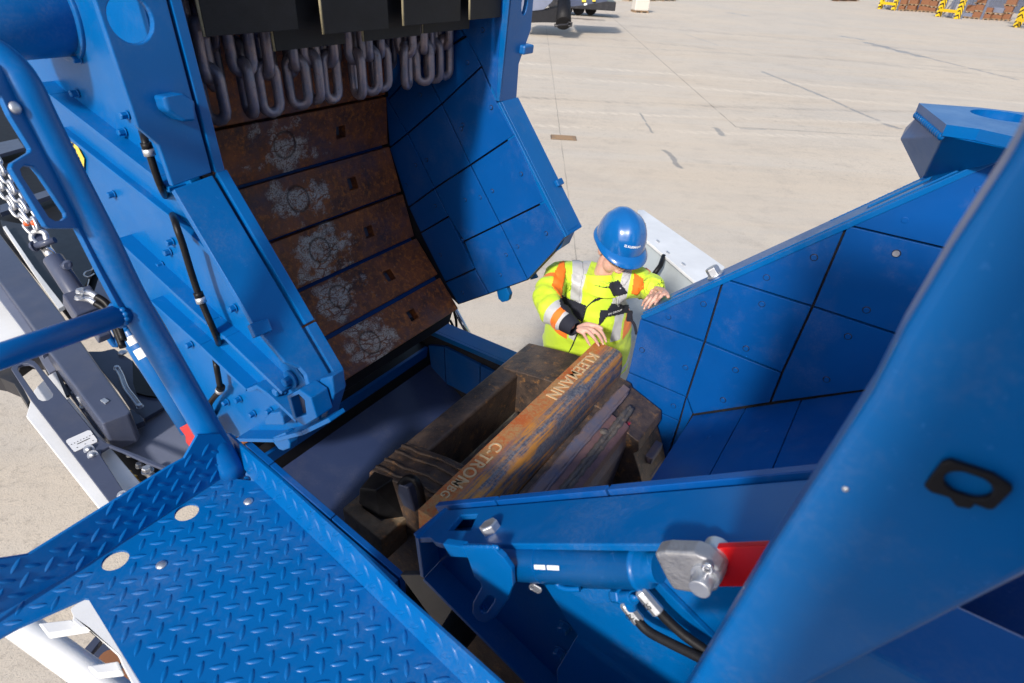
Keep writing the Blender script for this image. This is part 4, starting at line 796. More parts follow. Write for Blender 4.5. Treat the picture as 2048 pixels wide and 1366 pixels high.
def lugs(mb, poly, o, e1, e2, n, pitch=0.0285, avoid=()):
    R = 44
    for i in range(-R, R):
        for j in range(-R, R):
            c = o+e1*(i*pitch)+e2*(j*pitch)
            if all((c-q_).length > rr for q_, rr in avoid) and all(inside(c+k, poly, e1, e2) for k in (e1*.012, -e1*.012, e2*.012, -e2*.012)):
                x, y = (e1, e2) if (i+j) % 2 else (e2, e1); lug_bm(mb, c, x, y, n)
fl_px = [(447, 955), (508, 962), (696, 1145), (926, 1366), (1130, 1562), (1900, 2310), (800, 2320), (405, 1565), (281, 1366), (182, 1207), (176, 1197), (168, 1196), (36, 1254), (-80, 1318), (-80, 1276), (0, 1228), (140, 1150)]
fpoly = [Pz(x, y, ZP) for x, y in fl_px]
hv = Pz(447, 955, ZP).dot(VV)-0.026; hc1, hc2 = M(0.372, hv, ZP), M(0.222, hv, ZP); bl1, bl2 = Pz(497, 1003, ZP), Pz(323, 1130, ZP)
mb = MB(); mb.slab(fpoly, -ZZ*0.006, holes=[circ(hc1, UU, VV, 0.024, 0.024, 24), circ(hc2, UU, VV, 0.024, 0.024, 24)])
lugs(mb, fpoly, Pz(505, 855+300, ZP), a1, a2, ZZ, avoid=((hc1, .034), (hc2, .034), (bl1, .02), (bl2, .02)))
mb.build('tread_plate', 'blue', PF, fixn=False)
kb_px = [(447, 955), (140, 1150), (0, 1228), (-80, 1276), (-80, 1127), (0, 1119), (57, 1110), (340, 933), (369, 917), (396, 870), (440, 868), (470, 905)]
v_k = Pz(447, 955, ZP).dot(VV); kpoly = [Pv(x, y, v_k) for x, y in kb_px]
mb = MB(); mb.slab(kpoly, VV*0.006); lugs(mb, kpoly, Pv(447, 955, v_k), (UU+ZZ).normalized(), (UU-ZZ).normalized(), -VV, avoid=((hc1, .03), (hc2, .03))); mb.build('kick_plate', 'blue', PF, fixn=False)
r0, r1 = Pz(508, 962, ZP), Pz(926, 1366, ZP); rd = (r1-r0).normalized(); rn = rd.cross(ZZ); rn = rn if rn.dot(UU) < 0 else -rn
ln = rn*1.0+ZZ*0.25; ln.normalize()
ln = (rd.cross(ZZ*0.13+(-rn)*0.03)).normalized(); ln = ln if ln.dot(rn) > 0 else -ln
rpoly = [Pp(x, y, r0, ln) for x, y in ((508, 962), (696, 1145), (926, 1366), (1130, 1562), (1900, 2310), (1990, 2280), (998, 1364), (800, 1186), (700, 1086), (560, 958), (480, 890), (457, 868), (440, 868), (462, 905))]
mb = MB(); mb.slab(rpoly, -ln*0.006); k2 = ln.cross(rd).normalized(); lugs(mb, rpoly, r0, (rd+k2).normalized(), (rd-k2).normalized(), ln); mb.build('kick_plate', 'blue', PF, fixn=False)
for b_ in (bl1, bl2): mb = MB(); mb.dome(b_, ZZ, 0.0105, 0.005, 16); mb.build('plate_bolt', 'zinc', PF)
mb = MB()
for k in range(10): a_ = k*0.63; mb.dome(Pd(468, 950, 1.4)+UU*0.034*math.cos(a_)+VV*0.034*math.sin(a_)-ZZ*0.004, ZZ+UU*math.cos(a_)+VV*math.sin(a_), 0.009, 0.006, 8)
mb.build('weld_bead', 'blue', PF)
# railing
RL = thing('railing', 'blue tubular railing post and side rail with a slotted gusset plate', 'railing', Pd(468, 950, 1.4))
tp = [Pd(468, 952, 1.402), Pd(400, 832, 1.325), Pd(330, 713, 1.25), Pd(262, 598, 1.18), Pd(205, 484, 1.125), Pd(140, 360, 1.078), Pd(75, 232, 1.03), Pd(50, 180, 1.012), Pd(22, 140, 1.0), Pd(-20, 108, 0.985), Pd(-80, 85, 0.97), Pd(-200, 55, 0.94)]
mb = MB(); mb.tube(arc_smooth(tp, 4), 0.0292, 24); mb.build('post', 'blue', RL)
jt = Pd(262, 622, 1.185); fdir = (Pp(0, 713, jt, (cz*-1))-jt); dd_ = -UU*0.5; 
e_ = Pd(0, 713, 0.97); mb = MB(); mb.tube([jt, e_, e_+(e_-jt)*0.5], 0.0215, 22); mb.build('side_rail', 'blue', RL)
mb = MB()
ndir = (e_-jt).normalized(); xo = ndir.orthogonal().normalized(); yo = ndir.cross(xo)
for k in range(14): a_ = k*0.449; mb.dome(jt+ndir*0.03+(xo*math.cos(a_)+yo*math.sin(a_))*0.0215, ndir+xo*math.cos(a_)+yo*math.sin(a_), 0.006, 0.004, 8)
mb.build('weld_bead', 'blue', RL)
tdir = (tp[6]-tp[3]).normalized(); gnm = tdir.cross((UU*0.8+VV*0.45)).normalized(); gp = lambda x, y: Pp(x, y, tp[4], gnm)
so_ = [gp(x, y) for x, y in ((41, 338), (50, 330), (68, 333), (82, 350), (132, 425), (134, 434), (126, 441), (112, 442), (98, 434), (45, 352))]
mb = MB(); mb.slab([gp(x, y) for x, y in ((-30, 120), (-30, 180), (2, 190), (20, 230), (62, 298), (60, 304), (25, 326), (22, 336), (92, 452), (100, 456), (155, 456), (200, 545), (236, 612), (262, 640), (285, 630), (170, 420), (60, 210), (10, 130))], gnm*0.010, holes=[so_]); mb.build('gusset_plate', 'blue', RL, 0.002)
mb = MB(); mb.dome(gp(29, 216), -gnm if gnm.dot(CC-tp[4]) < 0 else gnm, 0.011, 0.008); mb.build('plate_bolt', 'zinc', RL)

# ================================================================ white ladder below the walkway
LD = thing('ladder', 'white steel ladder with round stringer hanging below the walkway edge', 'ladder', Pz(150, 1300, 2.75))
q6 = lambda x, y, z=2.75: Pz(x/5.12, 1150+y/5.12, z)
mb = MB(); mb.slab([q6(*p) for p in ((720, 350), (735, 330), (865, 238), (890, 228), (920, 238), (1290, 850), (1500, 1200), (1400, 1200), (1240, 900), (1220, 850), (1190, 800), (910, 545), (830, 540), (740, 460), (745, 410))], -ZZ*0.012); mb.build('side_plate', 'white', LD, 0.003)
for r_ in (((390, 495), (740, 455), (900, 540), (480, 605)), ((890, 930), (1210, 880), (1250, 985), (985, 1015))):
    mb = MB(); mb.slab([q6(*p, 2.735) for p in r_], -ZZ*0.02); mb.build('rung', 'white', LD, 0.003)
mb = MB(); mb.tube([q6(170, 490, 2.69), q6(900, 1010, 2.64), q6(1500, 1440, 2.6)], 0.031, 24); mb.build('stringer', 'white', LD)
mb = MB(); mb.slab([q6(*p, 2.74) for p in ((1230, 890), (1300, 860), (1500, 1150), (1390, 1190))], -ZZ*0.03); mb.build('foot_bracket', 'galv', LD, 0.004)
TK = thing('track_plates', 'dark grey steel plates of the undercarriage seen between the ladder rungs', 'undercarriage', q6(1000, 900, 1.0))
for pl in (((840, 780), (980, 620), (1035, 665), (905, 830)), ((930, 840), (1062, 690), (1300, 880), (1300, 1000), (1010, 960)), ((635, 1020), (690, 960), (900, 1110), (1000, 1250), (760, 1250)), ((1080, 1010), (1320, 990), (1500, 1200), (1300, 1250))):
    mb = MB(); mb.slab([q6(*p, 1.0) for p in pl], -ZZ*0.05); mb.build('track_plate', 'grey', TK, 0.004)
for x, y in ((1120, 880), (1235, 1080), (1400, 1080)):
    mb = MB(); mb.cyl(q6(x, y, 1.0), q6(x, y, 1.03), 0.05, 18); mb.build('track_bolt', 'rustbox', TK)

# ================================================================ left: chassis beams, tensioner, cylinder
q7 = lambda x, y, z: Pz(x/3.416, 650+y/3.416, z)
q3 = lambda x, y, z: Pz(x/2.926, 467+y/2.926, z)
CB = thing('chassis_beam', 'long dark grey chassis beam with a bolted base plate at the left', 'chassis beam', q7(600, 450, 2.2))
mb = MB(); mb.slab([Pz(x, y, 2.2) for x, y in ((-60, 372), (0, 467), (126, 631), (160, 679), (262, 822), (258, 828), (204, 848), (97, 703), (73, 665), (0, 566), (-60, 480))], -ZZ*0.16); mb.build('beam', 'grey', CB, 0.012, 3)
mb = MB(); mb.slab([Pz(x, y, 2.14) for x, y in ((95, 704), (0, 569), (-60, 484), (-75, 500), (0, 600), (85, 712))], -ZZ*0.02); mb.build('edge_strip', 'lgrey', CB, 0.002)
mb = MB(); mb.slab([q7(*p, 2.06) for p in ((420, 400), (500, 400), (700, 670), (900, 570), (980, 635), (985, 655), (735, 770), (700, 770), (640, 700))], -ZZ*0.03); mb.build('base_plate', 'grey', CB, 0.004)
for x, y in ((745, 735), (865, 678), (578, 555), (522, 455)):
    mb = MB(); b_ = q7(x, y, 2.06); mb.cyl(b_, b_+ZZ*0.006, 0.022, 18); mb.cyl(b_+ZZ*.006, b_+ZZ*0.055, 0.0145, 18); mb.hexb(b_+ZZ*0.05, ZZ, 0.016, 0.014, washer=False); mb.build('anchor_bolt', 'zinc', CB, 0.001)
mb = MB(); mb.slab([q7(*p, 2.19) for p in ((690, 530), (720, 515), (755, 535), (725, 555))], ZZ*0.016); mb.build('clip', 'zinc', CB, 0.002)
DK = thing('mounting_plate', 'grey curved steel mounting plate beside the red cylinder clevis', 'steel plate', q7(1000, 750, 2.0))
mb = MB(); mb.slab([q7(*p, 2.0) for p in ((690, 770), (980, 655), (1120, 565), (1300, 700), (1330, 820), (1240, 960), (1140, 1000), (1000, 915), (870, 875), (760, 820))], -ZZ*0.016); mb.build('plate', 'lgrey', DK, 0.003)
mb = MB(); mb.slab([q7(*p, 2.03) for p in ((545, 130), (600, 180), (690, 180), (780, 160), (900, 240), (1000, 360), (1120, 560), (985, 640), (900, 590), (800, 440))], -ZZ*0.02); mb.build('plate', 'grey', DK, 0.003)
mb = MB(); mb.slab([q7(*p, 2.045) for p in ((905, 240), (960, 330), (1075, 490), (1000, 480), (930, 460), (910, 400))], -ZZ*0.01); mb.build('opening', 'black', DK)
mb = MB(); pth = arc_smooth([q7(800, 300, 2.07), q7(830, 350, 2.075), q7(865, 440, 2.085), (q7(910, 500, 2.075)), q7(958, 565, 2.06)], 5); 
for k in (-1.5, -.5, .5, 1.5): mb.tube([p+UU*0.006*k+ZZ*0.004*(k*k) for p in pth], 0.0042, 8)
mb.build('braided_strap', 'zinc', DK)
for x, y in ((800, 298), (958, 560)): mb = MB(); mb.hexb(q7(x, y, 2.07), ZZ, 0.013, 0.016); mb.build('strap_bolt', 'zinc', DK)
mb = MB(); mb.dome(q7(838, 190, 2.04), ZZ, 0.024, 0.012); mb.build('cap', 'zinc', DK)
for x, y in ((890, 888), (1020, 935), (955, 965)): mb = MB(); mb.hexb(q7(x, y, 1.96), ZZ, 0.014, 0.02); mb.build('plate_bolt', 'zinc', DK)
SP = thing('slotted_plate', 'long grey steel plate with a rounded slot and a white data plate', 'steel plate', q7(500, 700, 2.12))
sl1 = [q7(*p, 2.12) for p in ((122, 305), (128, 280), (155, 266), (190, 263), (222, 275), (245, 300), (362, 470), (358, 492), (330, 512), (290, 518), (262, 505))]
op = [q7(*p, 2.12) for p in ((685, 885), (692, 858), (745, 828), (830, 862), (980, 930), (1120, 985), (1060, 1045), (870, 1150), (845, 1135))]
mb = MB(); mb.slab([q7(*p, 2.12) for p in ((75, 300), (90, 265), (130, 240), (185, 232), (235, 245), (265, 275), (660, 755), (720, 800), (880, 860), (1180, 980), (1180, 1100), (860, 1260), (770, 1240), (210, 510))], -ZZ*0.015, holes=[sl1, op]); mb.build('plate', 'grey', SP, 0.003)
mb = MB(); mb.slab([q7(*p, 2.1215) for p in ((455, 805), (452, 792), (465, 782), (600, 722), (618, 722), (664, 785), (664, 800), (520, 864), (505, 864))], ZZ*0.002); sg = mb.build('data_plate', 'label', SP)
c = q7(556, 792, 2.1245); x_ = (q7(664, 790, 2.12)-q7(500, 868, 2.12)).normalized(); y_ = ZZ.cross(x_)
mb = MB()
for k in range(9): mb.slab(circ(c+x_*(-.048+.012*k)+y_*0.008, x_, y_, 0.002, 0.003, 6), ZZ*0.0004)
for a, b, w_ in ((-0.02, -0.008, 0.05), (-0.03, -0.03, 0.004), (0.0, -0.032, 0.004), (.03, -.034, 0.004), (-.05, .028, .004), (.055, .03, .004)): mb.box(c+x_*(a+w_/2)+y_*b+ZZ*.0003, (w_, 0.004, 0.0004), (x_, y_, ZZ))
mb.build('print', 'ink', sg)
for x, y in ((607, 850), (633, 888), (838, 1165)): mb = MB(); mb.cyl(q7(x, y, 2.12), q7(x, y, 2.126), 0.02, 18); mb.dome(q7(x, y, 2.126), ZZ, 0.012, 0.012); mb.build('plate_bolt', 'zinc', SP)
mb = MB(); mb.slab([q7(*p, 1.9) for p in ((640, 830), (760, 780), (1200, 960), (1190, 1130), (880, 1260))], -ZZ*0.01); mb.build('inner_floor', 'black', SP)
mb = MB()
for i, (x, y, r_) in enumerate(((850, 1005, .012), (868, 1025, .016), (888, 1042, .012), (905, 1060, .018), (925, 1085, .014), (940, 1105, .018))): b_ = q7(x, y, 1.99); mb.tube(circ(b_, UU, ZZ, r_, r_, 12), 0.008, 8, closed=True)
mb.build('fitting', 'brass', SP)
mb = MB(); mb.cyl(q7(1000, 990, 2.02), q7(1040, 1040, 2.0), 0.018, 12); mb.hexb(q7(1010, 1000, 2.03), ZZ, 0.02, 0.025); mb.build('fitting', 'zinc', SP)
WP = thing('side_panel', 'white painted side panel under the slotted plate at the lower left', 'panel', q7(300, 700, 2.0))
mb = MB(); mb.slab([q7(*p, 2.07) for p in ((178, 622), (212, 505), (235, 440), (330, 345), (390, 310), (420, 350), (470, 490), (640, 700), (1020, 1150), (760, 1330), (690, 1268))], -ZZ*0.02); mb.build('panel', 'white', WP, 0.003)
mb = MB(); mb.slab([q7(*p, 2.075) for p in ((385, 330), (405, 320), (480, 490), (455, 498))], ZZ*0.012); mb.build('seal', 'dgrey', WP)
UP = thing('hood_cover', 'white cover corner left of the grey chassis beam above the rail', 'cover', q3(60, 500, 1.9))
mb = MB(); mb.slab([q3(*p, 1.95) for p in ((-200, 60), (0, 320), (165, 560), (160, 590), (70, 630), (-200, 700))], -ZZ*0.2); mb.build('cover', 'white', UP, 0.006)
mb = MB(); mb.slab([q7(*p, 1.85) for p in ((-150, 290), (0, 250), (200, 170), (300, 190), (390, 310), (330, 345), (265, 215), (180, 210), (80, 280), (205, 520), (185, 545), (95, 400), (0, 360), (-150, 330))], -ZZ*0.1); mb.build('dark_rail', 'dgrey', UP, 0.004)  # dark wedge-shaped slab below the side rail
mb = MB(); mb.slab([q7(*p, 1.88) for p in ((265, 215), (325, 190), (390, 300), (335, 330))], -ZZ*0.1); mb.build('corner_post', 'lgrey', UP, 0.004)
q5 = lambda x, y, z: Pz(x/3.903, 300+y/3.903, z)
SK = thing('belt_skirt', 'black rubber belt skirt and dark frame behind the silver chains', 'belt skirt', q5(300, 500, 1.8))
mb = MB(); mb.slab([q5(*p, 1.7) for p in ((-300, -600), (300, -300), (700, 500), (1000, 1100), (800, 1200), (640, 1300), (560, 1340), (-300, 300))], -ZZ*0.02); mb.build('rubber_skirt', 'rubber', SK)
mb = MB(); mb.slab([q5(*p, 1.76) for p in ((0, 545), (160, 575), (390, 600), (640, 620), (760, 860), (690, 1000), (600, 1190), (500, 1210), (30, 640))], -ZZ*0.03); mb.build('frame_panel', 'dgrey', SK, 0.003)
mb = MB(); mb.slab([q5(*p, 1.8) for p in ((-100, -40), (140, -90), (190, -20), (-100, 60))], -ZZ*0.04); mb.build('cross_bar', 'grey', SK, 0.003)
mb = MB(); mb.slab([q5(*p, 1.8) for p in ((0, 430), (430, 290), (430, 340), (0, 490))], -ZZ*0.04); mb.build('cross_bar', 'grey', SK, 0.003)
mb = MB(); mb.slab([q5(*p, 1.9) for p in ((790, 930), (900, 900), (1000, 1130), (760, 1210), (730, 1120))], -ZZ*0.03); mb.build('end_plate', 'lgrey', SK, 0.003)
mb = MB(); mb.slab([q5(*p, 1.80) for p in ((20, 600), (45, 590), (270, 920), (500, 1215), (455, 1240), (240, 930))], -ZZ*0.03); mb.build('trim_strip', 'white', SK, 0.003)
mb = MB(); mb.tube(arc_smooth([q5(*p, 1.82) for p in ((740, 870), (720, 930), (670, 950), (655, 975), (690, 990), (735, 965))], 5), 0.005, 8); mb.tube([q5(695, 1010, 1.82), q5(683, 1060, 1.82)], 0.004, 8); mb.build('wire_clip', 'zinc', SK)
# tensioner cylinder with chains
TC = thing('tensioner_cylinder', 'slim dark grey hydraulic cylinder hung from the two silver chains', 'hydraulic cylinder', q5(500, 950, 1.95))
ta, tb = Pd(106, 517, 2.0), Pd(160, 600, 1.98); td = (tb-ta).normalized()
mb = MB(); mb.cyl(ta, tb, 0.030, 24); mb.build('barrel', 'grey', TC, 0.003)
mb = MB(); mb.cyl(ta, ta-td*0.05, 0.016, 18); mb.build('piston_rod', 'chrome', TC)
mb = MB(); mb.box(ta-td*0.085, (0.05, 0.04, 0.06), (UU, td.cross(UU).normalized(), td)); mb.build('rod_eye', 'grey', TC, 0.008)
mb = MB(); mb.box(tb+td*0.02, (0.085, 0.06, 0.09), (UU, td.cross(UU).normalized(), td)); mb.box(tb+td*0.1, (0.04, 0.04, 0.12), (UU, td.cross(UU).normalized(), td)); mb.build('end_block', 'grey', TC, 0.005)
mb = MB(); mb.dome(Pd(135, 530, 1.97), -cz*-1, 0.017, 0.012); mb.cyl(Pd(128, 532, 1.98), Pd(136, 532, 1.96), 0.012, 14); mb.build('port_cap', 'grey', TC)
for x, y in ((162, 583), (160, 596)): 
    mb = MB(); a = Pd(x, y, 1.93); mb.tube(arc_smooth([a, a+td*0.015-ZZ*.0+UU*0.02, a+td*0.035+UU*0.03], 4), [0.011]*4+[0.010]*5 if False else 0.010, 10); mb.hexb(a, ZZ, 0.013, 0.01); mb.build('hose_fitting', 'zinc', TC)
    mb = MB(); b_ = a+td*0.035+UU*0.03; mb.tube(arc_smooth([b_, b_+td*0.05+UU*0.015, b_+td*0.16-ZZ*.02]), 0.011, 10); mb.build('hose_stub', 'black', TC)
mb = MB(); c = Pd(79, 478, 1.98)
mb.tube(arc_smooth([Pd(75, 489, 1.98), Pd(64, 478, 1.98), Pd(66, 466, 1.98), Pd(76, 462, 1.98), Pd(89, 466, 1.98), Pd(93, 478, 1.98), Pd(98, 484, 1.98)], 4), 0.009, 10); mb.build('shackle', 'zinc', TC)
mb = MB(); mb.cyl(Pd(70, 492, 1.975), Pd(110, 480, 1.975), 0.010, 14); mb.hexb(Pd(70, 492, 1.975), Pd(70, 492, 1.975)-Pd(110, 480, 1.975), 0.015, 0.012); mb.build('shackle_pin', 'grey', TC)
for nm, pts, dp in (('upper', ((-10, 318), (4, 341), (19, 368), (34, 394), (52, 420), (68, 446), (74, 462)), 1.97), ('lower', ((-12, 350), (1, 371), (16, 396), (35, 425), (53, 447), (69, 466)), 1.98)):
    pp = [Pd(x, y, dp) for x, y in pts]; c0 = thing('lifting_chain', 'bright galvanised lifting chain, the %s of two strands beside the slotted gusset' % nm, 'chain', pp[-1], 'silver lifting chains at the left')
    Ltot = sum((b-a).length for a, b in zip(pp, pp[1:])); res = arc_smooth(pp, 12); k = 0; s_ = 0.0; nxt = 0.0
    for a, b in zip(res, res[1:]):
        s_ += (b-a).length
        if s_ >= nxt:
            t = (b-a).normalized(); vw = (CC-a).normalized(); sd_ = t.cross(vw).normalized(); n_ = sd_.cross(t).normalized()
            f1 = (sd_*math.cos(0.35)+n_*math.sin(0.35)) if k % 2 == 0 else (n_*math.cos(0.35)-sd_*math.sin(0.35))
            mb = MB(); link_bm(mb, a, t, f1, 0.0225, 0.0125, 0.0050, 8); mb.build('link', 'zinc', c0); nxt += 0.036; k += 1
    mb = MB(); mb.dome(pp[-2]+(CC-pp[-2]).normalized()*0.008, CC-pp[-2], 0.0095, 0.005); mb.build('end_marker', 'orangep', c0)
# blue hood cylinder at the left with labels and red clevis
LC = thing('hydraulic_cylinder', 'long blue hydraulic cylinder with two white labels and a red clevis, left of the hood', 'hydraulic cylinder', Pu(320, 760, 0.75))
la, lb = Pu(262, 660, 0.75), Pu(388, 858, 0.745); ldir = (lb-la).normalized()
mb = MB(); mb.tube([la-ldir*.004, la, la+ldir*0.004, lb], [0.036, 0.042, 0.043, 0.043], 32); mb.build('barrel', 'blue', LC)
mb = MB(); mb.cyl(la-ldir*0.05, la, 0.028, 20); mb.slab([Pu(x, y, 0.73) for x, y in ((205, 630), (245, 605), (262, 640), (250, 662), (228, 672))], UU*0.02); mb.tube(arc_smooth([Pu(208, 645, .70), Pu(215, 668, .69), Pu(232, 690, .70), Pu(236, 660, .72)]), 0.011, 10); mb.build('end_fitting', 'blue', LC, 0.003)
vw = (CC-la).normalized(); x_ = ldir.cross(vw).normalized(); n_ = x_.cross(ldir).normalized()
for t0, t1 in ((0.022, 0.052), (0.07, 0.105)):
    vs = []; 
    for t in (t0, t1):
        for k in range(13): an = -0.75+1.5*k/12; vs.append(la+ldir*t+(n_*math.cos(an)+x_*math.sin(an))*0.0436)
    mb = MB(); mb.add(vs, [(k, k+1, k+14, k+13) for k in range(12)], smooth=True); mb.build('label', 'label', LC, fixn=False)
mb = MB(); mb.slab([Pu(x, y, 0.69) for x, y in ((358, 856), (393, 837), (402, 852), (420, 880), (400, 910), (381, 897), (371, 884), (370, 872))], UU*0.03); mb.build('clevis', 'red', LC, 0.003)
# gas strut beyond the hood
GS = thing('gas_strut', 'bright steel strut with black hoses beyond the hood lip', 'strut', Pu(935, 665, 2.5))
ga, gb = Pu(905, 610, 2.5), Pu(951, 694, 2.5); mb = MB(); mb.cyl(ga, gb, 0.017, 16); mb.build('rod', 'chrome', GS)
mb = MB(); gd = (gb-ga).normalized(); mb.cyl(gb, gb+gd*0.1, 0.024, 16); mb.dome(Pu(975, 712, 2.45), ZZ, 0.03, 0.03); mb.build('strut_end', 'blue', GS)
for a in (((884, 615), (893, 640), (910, 672), (912, 640), (900, 600)), ((900, 640), (915, 668), (935, 690))):
    mb = MB(); mb.tube(arc_smooth([Pu(x, y, 2.46) for x, y in a]), 0.008, 8); mb.build('hose', 'black', GS)
# ================================================================ worker
from mathutils.bvhtree import BVHTree
from mathutils.kdtree import KDTree
def skin_mesh(name, verts, edges, sub=2, root=None):
    """verts: {key: (pos, rx, ry)}; grows a smooth limb mesh over the joints"""
    keys = list(verts); ix = {k: i for i, k in enumerate(keys)}
    me = bpy.data.meshes.new(name); me.from_pydata([verts[k][0] for k in keys], [(ix[a], ix[b]) for a, b in edges], []); 
    ob = bpy.data.objects.new(name, me); COL.objects.link(ob)
    sk = ob.modifiers.new('s', 'SKIN'); sk.use_smooth_shade = True; sk.branch_smoothing = 0.6
    if not me.skin_vertices:
        b = bmesh.new(); b.from_mesh(me); b.verts.layers.skin.verify(); b.to_mesh(me); b.free()
    for k in keys:
        s_ = me.skin_vertices[0].data[ix[k]]; r = verts[k][1:]; s_.radius = (r[0], r[-1]); s_.use_root = (k == (root or keys[0])); s_.use_loose = False
    if sub: ss = ob.modifiers.new('u', 'SUBSURF'); ss.levels = sub; ss.render_levels = sub
    dg = bpy.context.evaluated_depsgraph_get(); m2 = bpy.data.meshes.new_from_object(ob.evaluated_get(dg))
    bpy.data.objects.remove(ob); bpy.data.meshes.remove(me)
    return m2
def ell(c, ax, rad, nu=24, nv=14):
    vs = []; fs = []
    for j in range(nv+1):
        ph = -PI/2+PI*j/nv
        for i in range(nu):
            th = 2*PI*i/nu; vs.append(c+ax[0]*(rad[0]*math.cos(ph)*math.cos(th))+ax[1]*(rad[1]*math.cos(ph)*math.sin(th))+ax[2]*(rad[2]*math.sin(ph)))
    for j in range(nv):
        for i in range(nu): fs.append((j*nu+i, j*nu+(i+1) % nu, (j+1)*nu+(i+1) % nu, (j+1)*nu+i))
    return vs, fs
hf0 = Vector((0.27, -0.963, 0)).normalized(); tl = math.radians(14)
hf = hf0*math.cos(tl)-ZZ*math.sin(tl); hu = ZZ*math.cos(tl)+hf0*math.sin(tl); hr = hf.cross(hu)
rl = Matrix.Rotation(math.radians(-5), 3, hf); hu = rl @ hu; hr = rl @ hr
HEL = Pd(1248, 468, 2.76); HD = HEL-hu*0.096-hf*0.002
hd = lambda r, u, f_: HD+hr*r+hu*u+hf*f_
PW = thing('person', 'worker in yellow and orange high visibility jacket and blue helmet leaning over the rotor', 'person', M(2.62, 1.0, 1.0))
J = dict(pelvis=M(2.66, 1.11, 1.93), waist=M(2.605, 1.12, 2.17), belly=M(2.56, 1.10, 2.35), chest=M(2.51, 1.06, 2.52), neck=M(2.452, 1.025, 2.70), shR=Pd(1116, 548, 2.985), elR=Pd(1088, 610, 2.85), wrR=Pd(1148, 656, 2.75),
         shL=Pd(1276, 562, 2.86), elL=Pd(1290, 572, 3.05), wrL=Pd(1311, 588, 2.765))
hipL, hipR = J['pelvis']+Vector((0.09, 0.02, -0.05)), J['pelvis']+Vector((-0.10, 0.03, -0.05))
knL, knR = hipL+Vector((0.02, 0.0, -0.42)), hipR+Vector((-0.03, -0.03, -0.42)); anL, anR = knL+Vector((0.01, .05, -0.40)), knR+Vector((-0.01, .06, -0.40))
# hands: finger joints from knuckle to tip
FR = {'index': [(1190, 653, 2.573), (1203, 663, 2.556), (1209, 674, 2.530), (1212, 682, 2.512)], 'middle': [(1183, 658, 2.575), (1197, 669, 2.556), (1203, 679, 2.530), (1206, 687, 2.511)],
      'ring': [(1175, 662, 2.570), (1187, 674, 2.548), (1193, 683, 2.526), (1197, 690, 2.511)], 'little': [(1166, 666, 2.560), (1172, 676, 2.538), (1176, 684, 2.520), (1179, 689, 2.508)]}
bv = {k: (J[k], r, r2) for k, r, r2 in (('pelvis', .14, .12), ('waist', .13, .11), ('belly', .125, .11), ('chest', .08, .08), ('neck', .055, .055), ('shR', .032, .032), ('elR', .034, .034), ('wrR', .027, .023), ('shL', .032, .032), ('elL', .02, .02), ('wrL', .027, .023))}
bv['skull'] = (HD-hf*0.02, .06, .06)
for k, p, r in (('hipL', hipL, .085), ('hipR', hipR, .085), ('knL', knL, .055), ('knR', knR, .055), ('anL', anL, .04), ('anR', anR, .04)): bv[k] = (p, r)
be = [('pelvis', 'waist'), ('waist', 'belly'), ('belly', 'chest'), ('chest', 'neck'), ('neck', 'skull'), ('chest', 'shR'), ('shR', 'elR'), ('elR', 'wrR'), ('chest', 'shL'), ('shL', 'elL'), ('elL', 'wrL'), ('pelvis', 'hipL'), ('pelvis', 'hipR'), ('hipL', 'knL'), ('hipR', 'knR'), ('knL', 'anL'), ('knR', 'anR')]
parts = [skin_mesh('b', bv, be, 2, 'pelvis')]
def hand(w, fingers, thumb, palm_n, rf=0.0088):
    """palm as a flattened skin fan, every finger its own tapering chain rooted in the palm"""
    out = []; kn = [f_[0] for f_ in fingers]; mid = sum(kn, Vector())/4
    for i, f_ in enumerate(fingers):
        base = w+(f_[0]-w)*0.25; rr = rf*(1.0, 1.03, 0.98, 0.86)[i]
        vv = {0: (base, .013, .011), 1: (base+(f_[0]-base)*0.55, .0125, .0105), 2: (f_[0], rr*1.13), 3: (f_[1], rr*1.04), 4: (f_[2], rr*0.97), 5: (f_[3], rr*0.80)}
        out.append(skin_mesh('f', vv, [(k, k+1) for k in range(5)], 2, 0))
    tb = w+(mid-w)*0.18
    vv = {0: (tb, .014, .012), 1: (thumb[0], .0135, .012), 2: (thumb[1], .0105), 3: (thumb[2], .0085)}
    out.append(skin_mesh('t', vv, [(0, 1), (1, 2), (2, 3)], 2, 0))
    return out
fr = [[Pz(*p) for p in FR[k]] for k in ('index', 'middle', 'ring', 'little')]
thR = [Pd(1174, 648, 2.755), Pd(1194, 652, 2.745), Pd(1207, 659, 2.742)]
parts += hand(J['wrR'], fr, thR, ZZ)
hl = lambda x, y, k: Pp(x, y, p0+fn*k, fn)
FLX = [[(1329, 585, .028), (1322, 592, .03), (1315, 600, .019), (1311, 607, .008)], [(1321, 583, .030), (1313, 592, .034), (1303, 605, .021), (1298, 614, .008)], [(1311, 585, .030), (1302, 596, .034), (1293, 608, .021), (1289, 616, .009)], [(1301, 588, .028), (1294, 596, .03), (1288, 603, .02), (1285, 609, .010)]]
flh = [[hl(*p) for p in f_] for f_ in FLX]
wl = hl(1309, 574, 0.050); J['wrL'] = wl
parts += hand(wl, flh, [hl(1326, 580, .032), hl(1334, 588, .022), hl(1337, 595, .012)], fn)
ev, ef = [], []
def adde(c, rad, ax=None):
    v_, f_ = ell(c, ax or (hr, hf, hu), rad); o = len(ev); ev.extend(v_); ef.extend([[o+i for i in q_] for q_ in f_])
adde(hd(0, .03, -.012), (.076, .094, .098)); adde(hd(0, -.035, .022), (.060, .066, .075)); adde(hd(0, -.088, .062), (.026, .024, .020)); adde(hd(.035, -.055, .03), (.03, .04, .045)); adde(hd(-.035, -.055, .03), (.03, .04, .045))
